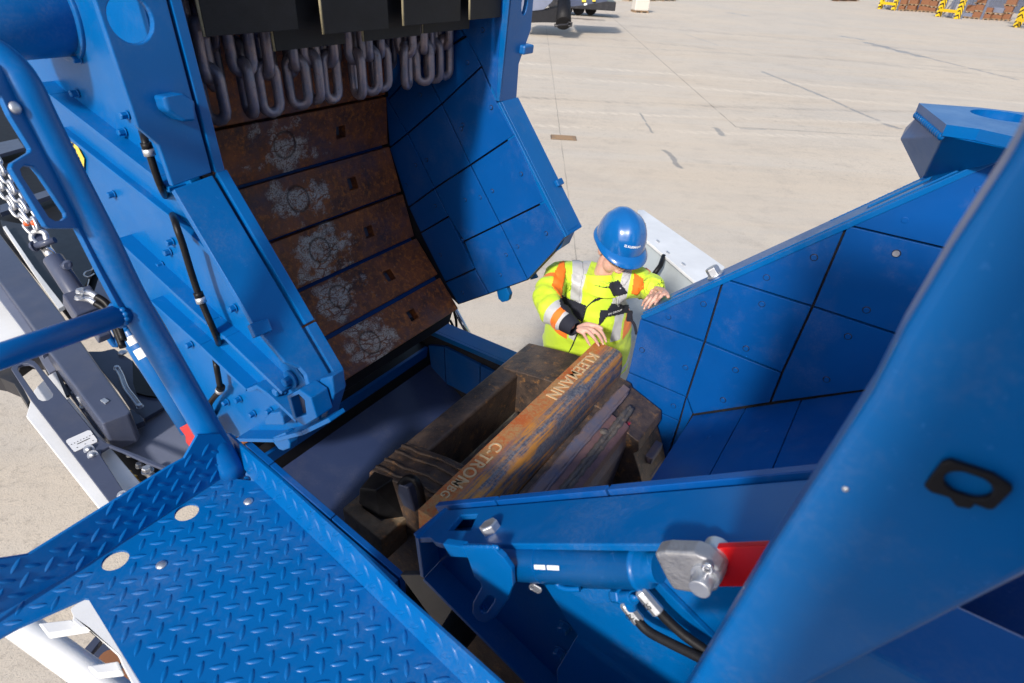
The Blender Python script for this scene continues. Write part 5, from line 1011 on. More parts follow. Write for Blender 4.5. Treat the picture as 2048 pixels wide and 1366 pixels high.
adde(hd(0, -.018, .094), (.0125, .020, .024), (hr, (hf-hu*.25).normalized(), (hu+hf*.25).normalized())); adde(hd(0, -.032, .099), (.012, .012, .010)); adde(hd(.011, -.036, .090), (.009, .010, .008)); adde(hd(-.011, -.036, .090), (.009, .010, .008))
adde(hd(0, .022, .078), (.052, .014, .010)); adde(hd(.034, -.012, .066), (.022, .018, .02)); adde(hd(-.034, -.012, .066), (.022, .018, .02))
adde(hd(0, -.058, .084), (.024, .012, .005)); adde(hd(0, -.068, .081), (.020, .012, .006))
for s_ in (1, -1): adde(hd(s_*.079, -.005, -.012), (.010, .020, .032))
me = bpy.data.meshes.new('h'); me.from_pydata(ev, [], ef); parts.append(me)
allv, allf = [], []
for q_ in parts:
    o = len(allv); allv += [v.co.copy() for v in q_.vertices]; allf += [[o+i for i in p.vertices] for p in q_.polygons]; bpy.data.meshes.remove(q_)
O_ = W[PW.name]
me = bpy.data.meshes.new('body'); me.from_pydata([v-O_ for v in allv], [], allf); body = bpy.data.objects.new('body', me); COL.objects.link(body)
rm = body.modifiers.new('r', 'REMESH'); rm.mode = 'VOXEL'; rm.voxel_size = 0.0032; rm.use_smooth_shade = True
smo = body.modifiers.new('s', 'SMOOTH'); smo.iterations = 3; smo.factor = 0.5
dg = bpy.context.evaluated_depsgraph_get(); m2 = bpy.data.meshes.new_from_object(body.evaluated_get(dg)); bpy.data.objects.remove(body)
g = G('skin'); p = g.gpos(); n = g.noise(p, 45, 4); g.bump(g.noise(p, 400, 3), 0.08, 0.001)
g.set(g.b.inputs['Subsurface Weight'], 0.12); g.set(g.b.inputs['Subsurface Radius'], (0.01, 0.004, 0.002)); g.set(g.b.inputs['Subsurface Scale'], 0.5)
MT['skin'] = g.out(g.mix(g.ramp(n, (0.35, 0.0), (0.7, 1.0)), (0.66, 0.41, 0.33), (0.60, 0.33, 0.26)), 0.5)
MT['lip'] = flat('lip_skin', (0.46, 0.19, 0.16), 0.5); MT['eye'] = flat('eye_white', (0.75, 0.73, 0.7), 0.2); MT['hair'] = flat('brown_hair', (0.09, 0.055, 0.035), 0.7); MT['nail'] = flat('nail', (0.66, 0.42, 0.34), 0.35)
m2.materials.clear(); m2.materials.append(MT['skin']); m2.name = 'body'
body = bpy.data.objects.new('body', m2); COL.objects.link(body); body.parent = PW; body.location = (0, 0, 0)
for s_ in (1, -1):
    mb = MB(); mb.add(*ell(hd(s_*.032, .002, .073), (hr, hf, hu), (.0125, .0125, .0125), 14, 10), smooth=True); e_ = mb.build('eye', 'eye', PW)
    mb = MB(); mb.add(*ell(hd(s_*.032, -.003, .0835), (hr, hf, hu), (.0055, .003, .0055), 12, 8), smooth=True); mb.build('iris', 'ink', e_)
    mb = MB(); mb.tube(arc_smooth([hd(s_*.014, .019, .087), hd(s_*.034, .024, .085), hd(s_*.054, .017, .072)]), 0.0035, 8); mb.build('eyebrow', 'hair', PW)
mb = MB(); mb.tube(arc_smooth([hd(-.021, -.063, .083), hd(-.008, -.0612, .0945), hd(0, -.0622, .096), hd(.008, -.0612, .0945), hd(.021, -.063, .083)]), 0.0022, 8); mb.build('mouth', 'lip', PW)
v_, f_ = ell(hd(0, .022, -.026), (hr, hf, hu), (.0835, .090, .075), 32, 18); v_, f_ = v_, [q_ for q_ in f_ if all((v_[i]-HD).dot(hu) > -.045 and (v_[i]-HD).dot(hf) < 0.012 for i in q_)]
mb = MB(); mb.add(v_, f_, smooth=True); mb.build('hair', 'hair', PW)
for f_ in fr+flh:
    t = (f_[3]-f_[2]).normalized(); up_ = (CC-f_[3]).normalized(); up_ = (up_-t*up_.dot(t)).normalized(); sd_ = t.cross(up_)
    mb = MB(); mb.add(*ell(f_[3]-t*0.000+up_*0.0062, (sd_, t, up_), (.0045, .006, .0014), 10, 6), smooth=True); mb.build('fingernail', 'nail', PW)
# jacket
jv = {'hem': (M(2.63, 1.13, 2.02), .275, .25), 'waist': (M(2.595, 1.125, 2.17), .265, .24), 'belly': (M(2.54, 1.10, 2.35), .25, .225), 'chest': (M(2.475, 1.065, 2.53), .24, .20), 'top': (M(2.46, 1.03, 2.64), .135, .115), 'col': (M(2.455, 1.02, 2.69), .085, .080), 
      'clR': ((J['shR']*.55+M(2.46, 1.03, 2.64)*.45), .115, .105), 'clL': ((J['shL']*.55+M(2.46, 1.03, 2.64)*.45), .115, .105), 'shR': (J['shR'], .088, .088), 'uaR': ((J['shR']+J['elR'])/2, .080, .080), 'elR': (J['elR'], .074, .074), 'faR': ((J['elR']*.5+J['wrR']*.5), .066, .066), 'cuR': (J['elR']*.14+J['wrR']*.86, .050, .048),
      'shL': (J['shL'], .088, .088), 'elL': (J['elL'], .074, .074), 'faL': ((J['elL']+wl)/2, .070, .068), 'cuL': (J['elL']*.04+wl*.96, .054, .052)}
je = [('hem', 'waist'), ('waist', 'belly'), ('belly', 'chest'), ('chest', 'top'), ('top', 'col'), ('top', 'clR'), ('clR', 'shR'), ('shR', 'uaR'), ('uaR', 'elR'), ('elR', 'faR'), ('faR', 'cuR'), ('top', 'clL'), ('clL', 'shL'), ('shL', 'elL'), ('elL', 'faL'), ('faL', 'cuL')]
jm = skin_mesh('jacket', jv, je, 4, 'hem')
lat = (J['shL']-J['shR']).normalized(); sp0, sp1 = M(2.585, 1.06, 2.17), M(2.46, 1.02, 2.53); spn = (sp1-sp0).normalized(); lat = (lat-spn*lat.dot(spn)).normalized(); frn = lat.cross(spn)
frn = frn if frn.dot(UU) < 0 else -frn
def segd(p, a, b): t = max(0, min(1, (p-a).dot(b-a)/(b-a).length_squared)); return (p-(a+(b-a)*t)).length, t*(b-a).length
SEG_T = [(jv[a][0], jv[b][0], jv[a][1]) for a, b in je[:5]]; 
AR = [[J['shR'], J['elR'], jv['cuR'][0]], [J['shL'], J['elL'], jv['cuL'][0]]]
ja, jt = [], []
for v in jm.vertices:
    p = v.co.copy(); best = (min(segd(p, a, b)[0]/r for a, b, r in SEG_T)*0.98, 0, -1.0)
    for s_, A in enumerate(AR):
        acc = 0
        for a, b in zip(A, A[1:]):
            d_, t_ = segd(p, a, b)
            if d_/0.078 < best[0]: best = (d_/0.078, s_*2-1, acc+t_)
            acc += (b-a).length
    # folds
    arm = best[2] > 0.02
    n1 = noise.noise(p*14)+0.5*noise.noise(p*29+Vector((5, 2, 1)))
    if arm:
        fold = math.sin(best[2]*75+3*noise.noise(p*9))*0.0045
    else: fold = 0.006*math.sin((p-sp0).dot(spn)*38+5*noise.noise(p*6))*max(0, noise.noise(p*4+Vector((3, 3, 3)))+.3)
    v.co = p+v.normal*(0.007*n1+fold)
    ja.append((best[1], best[2], 0)); jt.append(((p-sp0).dot(lat), (p-sp0).dot(spn), (p-sp0).dot(frn)))
for nm, vals in (('ja', ja), ('jt', jt)):
    at = jm.attributes.new(nm, 'FLOAT_VECTOR', 'POINT'); at.data.foreach_set('vector', [x for q_ in vals for x in q_])
g = G('high_visibility_fabric'); p = g.gpos(); A = g.n('SeparateXYZ', {0: g.attr('ja')[1]}).outputs; T = g.n('SeparateXYZ', {0: g.attr('jt')[1]}).outputs
yel, ora, sil, blk = (0.60, 0.80, 0.035), (0.90, 0.20, 0.015), (0.50, 0.51, 0.53), (0.012, 0.012, 0.018)
arm = g.ma('GREATER_THAN', A[1], 0.02); tor = g.ma('SUBTRACT', 1.0, arm); right = g.ma('MULTIPLY', arm, g.ma('LESS_THAN', A[0], 0)); left = g.ma('MULTIPLY', arm, g.ma('GREATER_THAN', A[0], 0))
aa = g.ma('ABSOLUTE', T[0])
c = g.mix(g.ramp(g.noise(p, 5, 4), (0.35, 0.0), (0.7, 1.0)), yel, (0.52, 0.74, 0.04))
def lay(mask, col):
    global c; c = g.mix(mask, c, col)
AND = lambda *m_: m_[0] if len(m_) == 1 else g.ma('MULTIPLY', m_[0], AND(*m_[1:]))
front = g.ma('GREATER_THAN', T[2], -0.03)
lay(AND(tor, g.rng(aa, 0.135, 0.5), g.rng(T[1], 0.24, 0.40)), ora)
lay(AND(tor, g.rng(aa, 0.085, 0.125), g.ma('GREATER_THAN', T[1], 0.26)), sil)
lay(AND(tor, g.rng(T[1], -0.035, 0.02)), sil); lay(AND(tor, g.rng(T[1], -0.16, -0.10)), sil); lay(AND(tor, g.ma('LESS_THAN', T[1], -0.16)), blk)
lay(AND(right, g.rng(A[1], 0.02, 0.10), g.ma('GREATER_THAN', T[2], 0.02)), ora); lay(AND(left, g.rng(A[1], 0.02, 0.13)), ora)
for lo, hi, col in ((0.285, 0.325, sil), (0.325, 0.36, ora), (0.36, 0.395, sil), (0.395, 2, blk)): lay(AND(right, g.rng(A[1], lo, hi)), col)
weave = g.n('TexWave', {'Vector': p, 'Scale': 260.0, 'Distortion': 1.0}).outputs['Fac']
g.bump(g.ma('ADD', g.ma('MULTIPLY', weave, 0.15), g.noise(p, 30, 5, 0.6)), 0.25, 0.006)
MT['jacket'] = g.out(c, 0.62); g.set(g.b.inputs['Sheen Weight'], 0.15)
jm.materials.clear(); jm.materials.append(MT['jacket']); jm.transform(Matrix.Translation(-O_))
jk = bpy.data.objects.new('jacket', jm); COL.objects.link(jk); jk.parent = PW; W[jk.name] = O_
bvh = BVHTree.FromPolygons([v.co+O_ for v in jm.vertices], [tuple(q_.vertices) for q_ in jm.polygons])
def pin(poly, x, y):
    r = False; n = len(poly)
    for i in range(n):
        (xa, ya), (xb, yb) = poly[i], poly[i-1]
        if (ya > y) != (yb > y) and x < (xb-xa)*(y-ya)/(yb-ya)+xa: r = not r
    return r
def patch(name, poly, mat, lift=0.004, step=1.6):
    """cloth panel lying on the jacket, cut to the outline and sewn on its surface"""
    xs = [q_[0] for q_ in poly]; ys = [q_[1] for q_ in poly]; nx, ny = int((max(xs)-min(xs))/step)+2, int((max(ys)-min(ys))/step)+2
    mb = MB(); idx = {}
    def vt(i, j):
        if (i, j) not in idx:
            r = ray(min(xs)+i*step, min(ys)+j*step).normalized(); hit = bvh.ray_cast(CC, r)
            if hit[0] is None: return None
            idx[i, j] = len(mb.v); mb.v.append(hit[0]+hit[1]*(lift if hit[1].dot(r) < 0 else -lift))
        return idx[i, j]
    for i in range(nx):
        for j in range(ny):
            if pin(poly, min(xs)+(i+.5)*step, min(ys)+(j+.5)*step):
                q_ = [vt(i, j), vt(i+1, j), vt(i+1, j+1), vt(i, j+1)]
                if None not in q_ and max((mb.v[q_[0]]-mb.v[k]).length for k in q_) < 0.03: mb.f.append(q_); mb.mi.append(0); mb.sm.append(True)
    ob = mb.build(name, mat, jk, fixn=False); md = ob.modifiers.new('t', 'SOLIDIFY'); md.thickness = 0.003; md.offset = 0
    return ob
MT['navy'] = flat('navy_cloth', (0.012, 0.014, 0.028), 0.85); MT['refl'] = flat('reflective_tape', (0.50, 0.51, 0.53), 0.4); MT['yfab'] = flat('yellow_cloth', (0.60, 0.80, 0.035), 0.7); MT['ofab'] = flat('orange_cloth', (0.90, 0.20, 0.015), 0.7)
k8 = lambda *pts: [(1000+x/3.594, 380+y/3.594) for x, y in pts]
patch('chest_pocket', k8((440, 755), (620, 830), (590, 940), (520, 910), (440, 850), (425, 800)), 'navy')
patch('storm_flap', k8((650, 815), (690, 780), (760, 750), (795, 665), (850, 648), (918, 738), (860, 755), (740, 775), (680, 800)), 'navy')
pk = patch('chest_pocket', k8((800, 815), (925, 830), (915, 880), (760, 912), (740, 945), (705, 978), (722, 862), (770, 862)), 'navy')
patch('reflective_stripe', k8((522, 510), (590, 512), (600, 600), (580, 700), (570, 800), (508, 782), (512, 690)), 'refl', 0.003)
patch('reflective_stripe', k8((812, 772), (858, 765), (845, 818), (802, 815)), 'refl', 0.003)
patch('reflective_stripe', k8((870, 640), (935, 590), (925, 640), (890, 690)), 'refl', 0.003)
patch('orange_panel', k8((430, 520), (465, 515), (468, 600), (450, 690), (440, 775), (372, 690), (390, 610)), 'ofab', 0.003)
patch('orange_panel', k8((965, 600), (1030, 640), (1038, 700), (985, 755), (945, 740)), 'ofab', 0.003)
# lettering on the pocket
hit = bvh.ray_cast(CC, ray(1000+820/3.594, 380+872/3.594).normalized())
if hit[0] is not None:
    n_ = hit[1] if hit[1].dot(CC-hit[0]) > 0 else -hit[1]; x_ = (lat-n_*lat.dot(n_)).normalized(); y_ = n_.cross(x_)
    mb = MB(); text_on(mb, 'EN GROUP', 0.016, hit[0]+n_*0.0085, x_, y_, 0.0, bold=0.0004); mb.build('lettering', 'wprint', pk, fixn=False)
# zip line, snaps, collar, cuff
mb = MB(); zl_ = []
for x, y in ((690, 780), (650, 815), (620, 850), (600, 920), (575, 985), (545, 1060), (510, 1140), (480, 1190), (450, 1235)):
    h_ = bvh.ray_cast(CC, ray(1000+x/3.594, 380+y/3.594).normalized())
    if h_[0] is not None: zl_.append(h_[0]+h_[1]*0.002)
mb.tube(arc_smooth(zl_), 0.003, 6); mb.build('zip', 'navy', jk)
for x, y in ((678, 738), (866, 706)):
    h_ = bvh.ray_cast(CC, ray(1000+x/3.594, 380+y/3.594).normalized()); mb = MB(); n_ = h_[1] if h_[1].dot(CC-h_[0]) > 0 else -h_[1]; mb.dome(h_[0]+n_*.006, n_, 0.0045, 0.003, 10); mb.build('snap', 'zinc', jk)
def ring_tube(c, ax, r0_, r1_, h_, mat, name, par, tilt=None, n=28, lip=0.008, open_front=0.0):
    x = ax.orthogonal().normalized(); y = ax.cross(x); mb = MB(); prof_ = [(r0_, 0), (r1_, h_), (r1_-lip*.3, h_+lip*.6), (r1_-lip, h_), (r0_-lip, 0)]
    vs = [c+ax*b+(x*math.cos(2*PI*i/n)+y*math.sin(2*PI*i/n))*(a*(1+0.04*noise.noise(Vector((i*.7, b*20, 1))))) for i in range(n) for a, b in prof_]
    mb.add(vs, [(5*i+j, 5*i+j+1, 5*((i+1) % n)+j+1, 5*((i+1) % n)+j) for i in range(n) for j in range(4)], smooth=True); return mb.build(name, mat, par)
nax = (hu*0.6+ZZ*0.4).normalized(); cb_ = M(2.447, 1.018, 2.67)+hf*0.01
ring_tube(cb_-ZZ*0.03-hf0*0.018, (nax-hf0*0.12).normalized(), 0.112, 0.100, 0.042, 'yfab', 'collar', jk); ring_tube(cb_-ZZ*0.022-hf0*0.018, (nax-hf0*0.12).normalized(), 0.094, 0.080, 0.05, 'navy', 'collar_lining', jk)
ring_tube(cb_-hf0*0.05-ZZ*0.012, (ZZ-hf0*0.3).normalized(), 0.118, 0.108, 0.04, 'yfab', 'hood_roll', jk)
for e_, w_, r_ in ((J['elR'], J['wrR'], .044),):
    d_ = (w_-e_).normalized() if w_ is not wl else (sum((f_[0] for f_ in flh), Vector())/4-wl+(wl-e_).normalized()*0.03).normalized(); ring_tube(w_-d_*(0.05 if w_ is not wl else 0.045), d_, r_*1.12, r_*(0.88 if w_ is not wl else 0.66), 0.055, 'navy' if w_ is not wl else 'yfab', 'cuff', jk)
# trousers and boots
tv = {'p': (J['pelvis']+ZZ*.06, .175, .14), 'q': (J['pelvis']-ZZ*0.04, .17, .14), 'hL': (hipL-ZZ*.08, .10), 'hR': (hipR-ZZ*.08, .10), 'kL': (knL, .08), 'kR': (knR, .08), 'aL': (anL+ZZ*.02, .075), 'aR': (anR+ZZ*.02, .075)}
tm = skin_mesh('trousers', tv, [('p', 'q'), ('q', 'hL'), ('q', 'hR'), ('hL', 'kL'), ('hR', 'kR'), ('kL', 'aL'), ('kR', 'aR')], 2, 'p'); tm.materials.clear(); tm.materials.append(MT['navy']); tm.transform(Matrix.Translation(-O_))
tr = bpy.data.objects.new('trousers', tm); COL.objects.link(tr); tr.parent = PW
for a in (anL, anR):
    bm_ = skin_mesh('boot', {0: (a+ZZ*.06, .055), 1: (a-ZZ*0.01, .055), 2: (a+hf0*0.07-ZZ*0.035, .048, .036), 3: (a+hf0*0.16-ZZ*0.04, .045, .030)}, [(0, 1), (1, 2), (2, 3)], 2, 0); bm_.materials.clear(); bm_.materials.append(MT['rubber']); bm_.transform(Matrix.Translation(-O_)); q_ = bpy.data.objects.new('boot', bm_); COL.objects.link(q_); q_.parent = PW
zfl = min(anL.z, anR.z)-0.078
# radio hose / tool strap at the hip
mb = MB(); mb.tube(arc_smooth([Pd(1262, 625, 2.86), Pd(1263, 640, 2.85), Pd(1269, 650, 2.85), Pd(1273, 668, 2.87)]), 0.007, 8); mb.box(Pd(1259, 632, 2.84), (0.022, 0.02, 0.05)); mb.build('key_strap', 'navy', PW)
# helmet
HM = MB(); hc_ = hd(0, .056, -.008); NA, NE = 64, 22
def hpt(th, ph, off=0.0):
    cp, sp_ = math.cos(ph)**0.86 if ph < 1.5707 else 0.0, math.sin(ph)**0.95
    r_, f_, u_ = math.sin(th)*cp*0.112, math.cos(th)*cp*(0.132 if math.cos(th) > 0 else 0.140), sp_*0.145
    rid = 0.0045*math.exp(-(r_/0.03)**4)*min(1, sp_*2.2)+0.0025*math.exp(-((abs(r_)-0.068)/0.014)**2)*min(1, sp_*1.4)*(1-sp_**6)
    d_ = hr*r_/0.112+hf*f_/0.137+hu*u_/0.142; d_.normalize()
    return hc_+hr*r_+hf*f_+hu*u_+d_*(rid+off)
for j in range(NE+1):
    ph = (PI/2-0.02)*j/NE
    for i in range(NA): HM.v.append(hpt(2*PI*i/NA, ph))
for j in range(NE):
    for i in range(NA): HM.f.append((j*NA+i, j*NA+(i+1) % NA, (j+1)*NA+(i+1) % NA, (j+1)*NA+i))
HM.f.append([NE*NA+i for i in range(NA)]); HM.mi = [0]*len(HM.f); HM.sm = [True]*len(HM.f)
def brim(th):  # lip outwards, long peak at the front
    c_ = math.cos(th); k = max(0, c_)**1.6
    return 0.011+0.033*k, -0.012-0.018*k
o = len(HM.v)
for t, in ((0.0,), (0.5,), (1.0,), (1.0,), (0.0,)): pass
rows = [(0.0, 0.0), (0.5, 0.0), (1.0, 0.0), (1.0, -0.0045), (0.45, -0.0045), (-0.25, -0.004)]
for q_, dz_ in rows:
    for i in range(NA):
        th = 2*PI*i/NA; bo, bd = brim(th); b0_ = hpt(th, 0.0); od = (hr*math.sin(th)+hf*math.cos(th)); HM.v.append(b0_+od*(bo*q_)+hu*(bd*abs(q_)**1.3+dz_))
for r_ in range(len(rows)-1):
    for i in range(NA): HM.f.append((o+r_*NA+(i+1) % NA, o+r_*NA+i, o+(r_+1)*NA+i, o+(r_+1)*NA+(i+1) % NA)); HM.mi.append(0); HM.sm.append(True)
g = G('helmet_plastic'); MT['helmet'] = g.out((0.004, 0.12, 0.40), 0.22, coat=0.5); g.set(g.b.inputs['Coat Roughness'], 0.06)
hm = HM.build('helmet', 'helmet', PW, fixn=False)
mb = MB(); vs, fs = text_mesh('KLEEMANN', 0.0135, bold=0.0006)
mb.add([hpt(-(v.x+0.005)/0.118, 0.36+v.y/0.145, 0.0012) for v in vs], fs)
sq_ = [(-.0525, -.005), (-.0425, -.005), (-.0425, .005), (-.0525, .005)]
for y0, y1 in ((-.0055, -.0035), (.0035, .0055)): mb.add([hpt(-(x+.005)/0.118, 0.36+y/0.145, 0.0012) for x, y in ((-.0530, y0), (-.0415, y0), (-.0415, y1), (-.0530, y1))], [(0, 1, 2, 3)])
for x0, x1 in ((-.0530, -.0512), (-.0484, -.0466), (-.0433, -.0415)): mb.add([hpt(-(x+.005)/0.118, 0.36+y/0.145, 0.0013) for x, y in ((x0, -.0035), (x1, -.0035), (x1, .0035), (x0, .0035))], [(0, 1, 2, 3)])
mb.build('helmet_logo', 'wprint', hm, fixn=False)
for a, b in ((0, 0), (.07, .03), (.02, .09), (.09, .11), (-.03, .05)):
    mb = MB(); c = hpt(-1.25+a, 0.80+b, 0.0); n_ = (c-hc_).normalized(); mb.dome(c-n_*0.0006, n_, 0.0032, 0.0012, 8); mb.build('vent_hole', 'ink', hm)
mb = MB(); mb.tube(arc_smooth([hpt(-1.45+k*0.02, 0.05, 0.006) for k in range(6)]), 0.006, 8); mb.build('strap_clip', 'helmet', hm)
# step platform the worker stands on
ST = thing('step_platform', 'grey steel service step beside the crusher under the worker', 'platform', M(2.75, 1.0, 0))
mb = MB(); mb.mbox(2.42, 3.1, 0.72, 1.28, zfl-0.03, zfl); mb.build('deck', 'grey', ST, 0.004)
for u in (2.46, 3.06):
    for v in (0.76, 1.24): mb = MB(); mb.cyl(M(u, v, 0), M(u, v, zfl-0.03), 0.02, 12); mb.build('leg', 'grey', ST)

# ================================================================ white cabinet beyond the worker
WB = thing('service_cabinet', 'white steel cabinet with a sloping pale grey front behind the worker', 'cabinet', Pz(1350, 500, 2.0)-ZZ*2.0)
k5 = lambda x, y, z: Pz(1180+x/4.553, 380+y/4.553, z)
lid = [k5(*p, 2.0) for p in ((435, 180), (490, 180), (1230, 700), (1180, 760), (965, 840), (530, 470), (430, 400))]
mb = MB(); mb.slab(lid, -ZZ*0.025); mb.build('lid', 'white', WB, 0.004)
for x, y in ((618, 472), (708, 575), (850, 680)):
    mb = MB(); c = k5(x, y, 2.0); e_ = (k5(965, 840, 2)-k5(530, 470, 2)).normalized(); mb.box(c+ZZ*.006, (0.04, 0.012, 0.012), (e_, ZZ.cross(e_), ZZ)); mb.build('latch', 'zinc', WB)
l0, l1 = k5(430, 390, 1.97), k5(985, 850, 1.97); ed = (l1-l0).normalized(); nin = ZZ.cross(ed); nin = nin if nin.dot(l0-CC) < 0 else -nin
mb = MB(); mb.slab([l0-ed*.1, l1+ed*.3, l1+ed*.3+nin*0.12-ZZ*0.22, l0-ed*.1+nin*0.12-ZZ*0.22], ZZ*-0.01-nin*.01); mb.slab([l0-ed*.1+nin*.125-ZZ*.225, l1+ed*.3+nin*.125-ZZ*.225, l1+ed*.3+nin*0.40-ZZ*0.50, l0-ed*.1+nin*0.40-ZZ*0.50], -ZZ*0.01-nin*.01); mb.build('front', 'galv', WB)
mb = MB(); mb.slab([l0-ed*.1+nin*.41-ZZ*.5, l1+ed*.3+nin*.41-ZZ*.5, l1+ed*.3+nin*.41-ZZ*1.97, l0-ed*.1+nin*.41-ZZ*1.97], -nin*0.5); mb.build('base', 'galv', WB)
mb = MB(); mb.tube([k5(672, 600, 1.99), k5(640, 690, 1.95), k5(580, 770, 1.90)], 0.02, 10); mb.build('gas_spring', 'black', WB)
# ================================================================ far yard
gz = lambda x, y: Pz(x, y, 0.0)
DG = thing('drain_grate', 'rectangular rusty drain grate set in the concrete yard', 'drain grate', gz(1127, 276))
c = gz(1127, 276); mb = MB(); mb.box(c+ZZ*0.006, (0.66, 0.40, 0.008)); mb.build('pit', 'ink', DG)
mb = MB()
for k in range(7): mb.box(c+Vector((0, -0.15+0.05*k, 0.016)), (0.46, 0.022, 0.012))
for x in (-0.27, 0.27): mb.box(c+Vector((x, 0, 0.016)), (0.09, 0.36, 0.01))
for y in (-0.19, 0.19): mb.box(c+Vector((0, y, 0.0165)), (0.64, 0.025, 0.011))
mb.build('grille', 'wood', DG)
def rect(mb, c, ux, uy, d, z0, z1, mi=0): mb.box(c+ZZ*((z0+z1)/2), (d[0], d[1], z1-z0), (ux, uy, ZZ), mi)
# wrapped pallet
PB = thing('wrapped_pallet', 'pallet stacked with goods in pale stretch wrap far up the yard', 'pallet', gz(1279, 24.5))
c = gz(1279, 24.5); X, Y = Vector((0.98, 0.2, 0)), Vector((-0.2, 0.98, 0)); mb = MB(); rect(mb, c, X, Y, (1.25, 1.0), 0.14, 1.5); mb.build('wrapped_load', 'wrap', PB, 0.08)
mb = MB()
for k in (-.55, 0, .55): rect(mb, c+X*k, X, Y, (0.14, 1.0), 0.0, 0.10)
rect(mb, c, X, Y, (1.3, 1.05), 0.10, 0.14); mb.build('pallet', 'wood', PB)
# racking and guards
GY = MT['yellow']
g = G('hazard_stripes'); p = g.pos('Object'); sx = g.n('SeparateXYZ', {0: p}).outputs
st_ = g.ma('GREATER_THAN', g.ma('FRACT', g.ma('MULTIPLY', g.ma('ADD', g.ma('ADD', sx[0], sx[1]), sx[2]), 2.3)), 0.42)
MT['hazard'] = g.out(g.mix(st_, (0.012, 0.012, 0.012), (0.78, 0.52, 0.01)), 0.45)
gx = [((1757, 18), (1784, 21)), ((1873, 33.5), (1910, 38)), ((2028, 55), (2068, 60.5))]
side = ['leftmost', 'middle', 'rightmost']
for i, ((x0, y0), (x1, y1)) in enumerate(gx):
    a, b = gz(x0, y0), gz(x1, y1); d_ = (b-a); Lg = d_.length; d_.normalize(); n_ = Vector((-d_.y, d_.x, 0)); n_ = n_ if n_.dot(a) > 0 else -n_
    RG = thing('rack_guard', '%s of the three yellow and black end guards at the far racks' % side[i], 'rack guard', (a+b)/2, 'yellow end guards of the far racks')
    for k, q_ in enumerate((a, b)):
        mb = MB(); rect(mb, q_, d_, n_, (0.16*Lg, 0.05), 0.02, 1.85); rect(mb, q_+n_*0.35, d_, n_, (0.06, 0.7), 0.02, 1.85); mb.build('upright_shield', 'hazard', RG)
    mb = MB(); rect(mb, (a+b)/2, d_, n_, (Lg, 0.09), 0.55, 0.85); mb.build('cross_rail', 'yellow', RG)
    RK = thing('pallet_rack', 'grey steel pallet rack behind the %s yellow end guard' % side[i], 'pallet rack', (a+b)/2+n_*1.5, 'grey pallet racks at the far side')
    rn_ = n_
    for k in (0.32, 0.45, 0.98):
        mb = MB(); rect(mb, a+d_*(Lg*k)+n_*0.9, d_, n_, (0.2, 0.2), 0.0, 7.0); mb.build('upright', 'lgrey', RK)
    for j in range(3):
        for k0, k1 in ((0.0, 0.32), (0.45, 0.98)):
            mb = MB(); mb.cyl(a+d_*(Lg*k0)+n_*0.95+ZZ*(0.3+1.6*j), a+d_*(Lg*k1)+n_*0.95+ZZ*(1.9+1.6*j), 0.07, 8); mb.build('brace', 'lgrey', RK)
    for s_ in (4.5, 8.0, 11.5):
        for k in (0.1, 0.9): mb = MB(); rect(mb, a+d_*(Lg*k)+n_*s_, d_, n_, (0.18, 0.18), 0.0, 7.0); mb.build('upright', 'lgrey', RK)
    for zz_ in (2.3, 4.6):
        for k in (0.1, 0.9): mb = MB(); rect(mb, a+d_*(Lg*k)+n_*6.2, d_, n_, (0.1, 11), zz_, zz_+0.2); mb.build('beam', 'lgrey', RK)
plx = [(1800, 21, 1), (1822, 22, 2), (1845, 23.5, 3), (1862, 25, 2), (1932, 36, 1), (1950, 37.5, 2), (1968, 39, 1), (1990, 40, 1), (2008, 41, 2)]
od_ = ['first', 'second', 'third', 'fourth', 'fifth', 'sixth', 'seventh', 'eighth', 'ninth']
for i, (x, y, n) in enumerate(plx):
    c = gz(x, y); X = Vector((0.75, -0.66, 0)); Y = Vector((0.66, 0.75, 0))
    PL = thing('loaded_pallet', '%s rusty brown pallet stack from the left between the yellow rack guards' % od_[i], 'pallet', c, 'pallets stored at the far racks'); zz_ = 0.0
    for k in range(n+1):
        mb = MB()
        for t in (-.5, 0, .5): rect(mb, c+X*t*0.9, X, Y, (0.16, 1.1), zz_, zz_+0.11)
        rect(mb, c, X, Y, (1.25, 1.15), zz_+0.11, zz_+0.17); mb.build('pallet', 'wood', PL)
        hh = random.uniform(0.35, 0.6); mb = MB(); rect(mb, c+X*random.uniform(-.05, .05), X, Y, (1.1*random.uniform(.8, 1), 1.0), zz_+0.172, zz_+0.17+hh); mb.build('load', 'rustbox' if random.random() < .75 else 'lgrey', PL, 0.03); zz_ += 0.18+hh
# hall with corrugated wall
HW = thing('storage_hall', 'grey corrugated hall wall behind the far racks', 'building', gz(1990, 20))
a, b = gz(1915, 8), gz(2140, 44); d_ = (b-a).normalized(); n_ = Vector((-d_.y, d_.x, 0)); n_ = n_ if n_.dot(a) > 0 else -n_; Lg = (b-a).length; mb = MB(); vs = []
N_ = int(Lg/0.35)
for k in range(N_*4+1):
    t = k/(N_*4)*Lg; o_ = (0, 0, 0.12, 0.12)[k % 4]; vs += [a+d_*t+n_*o_+ZZ*0.0, a+d_*t+n_*o_+ZZ*9.0]
mb.add(vs, [(2*k, 2*k+2, 2*k+3, 2*k+1) for k in range(N_*4)]); mb.build('wall', 'lgrey', HW, fixn=False)
mb = MB(); rect(mb, (a+b)/2+n_*6, d_, n_, (Lg, 11), 9.0, 9.4); mb.build('roof', 'dgrey', HW)
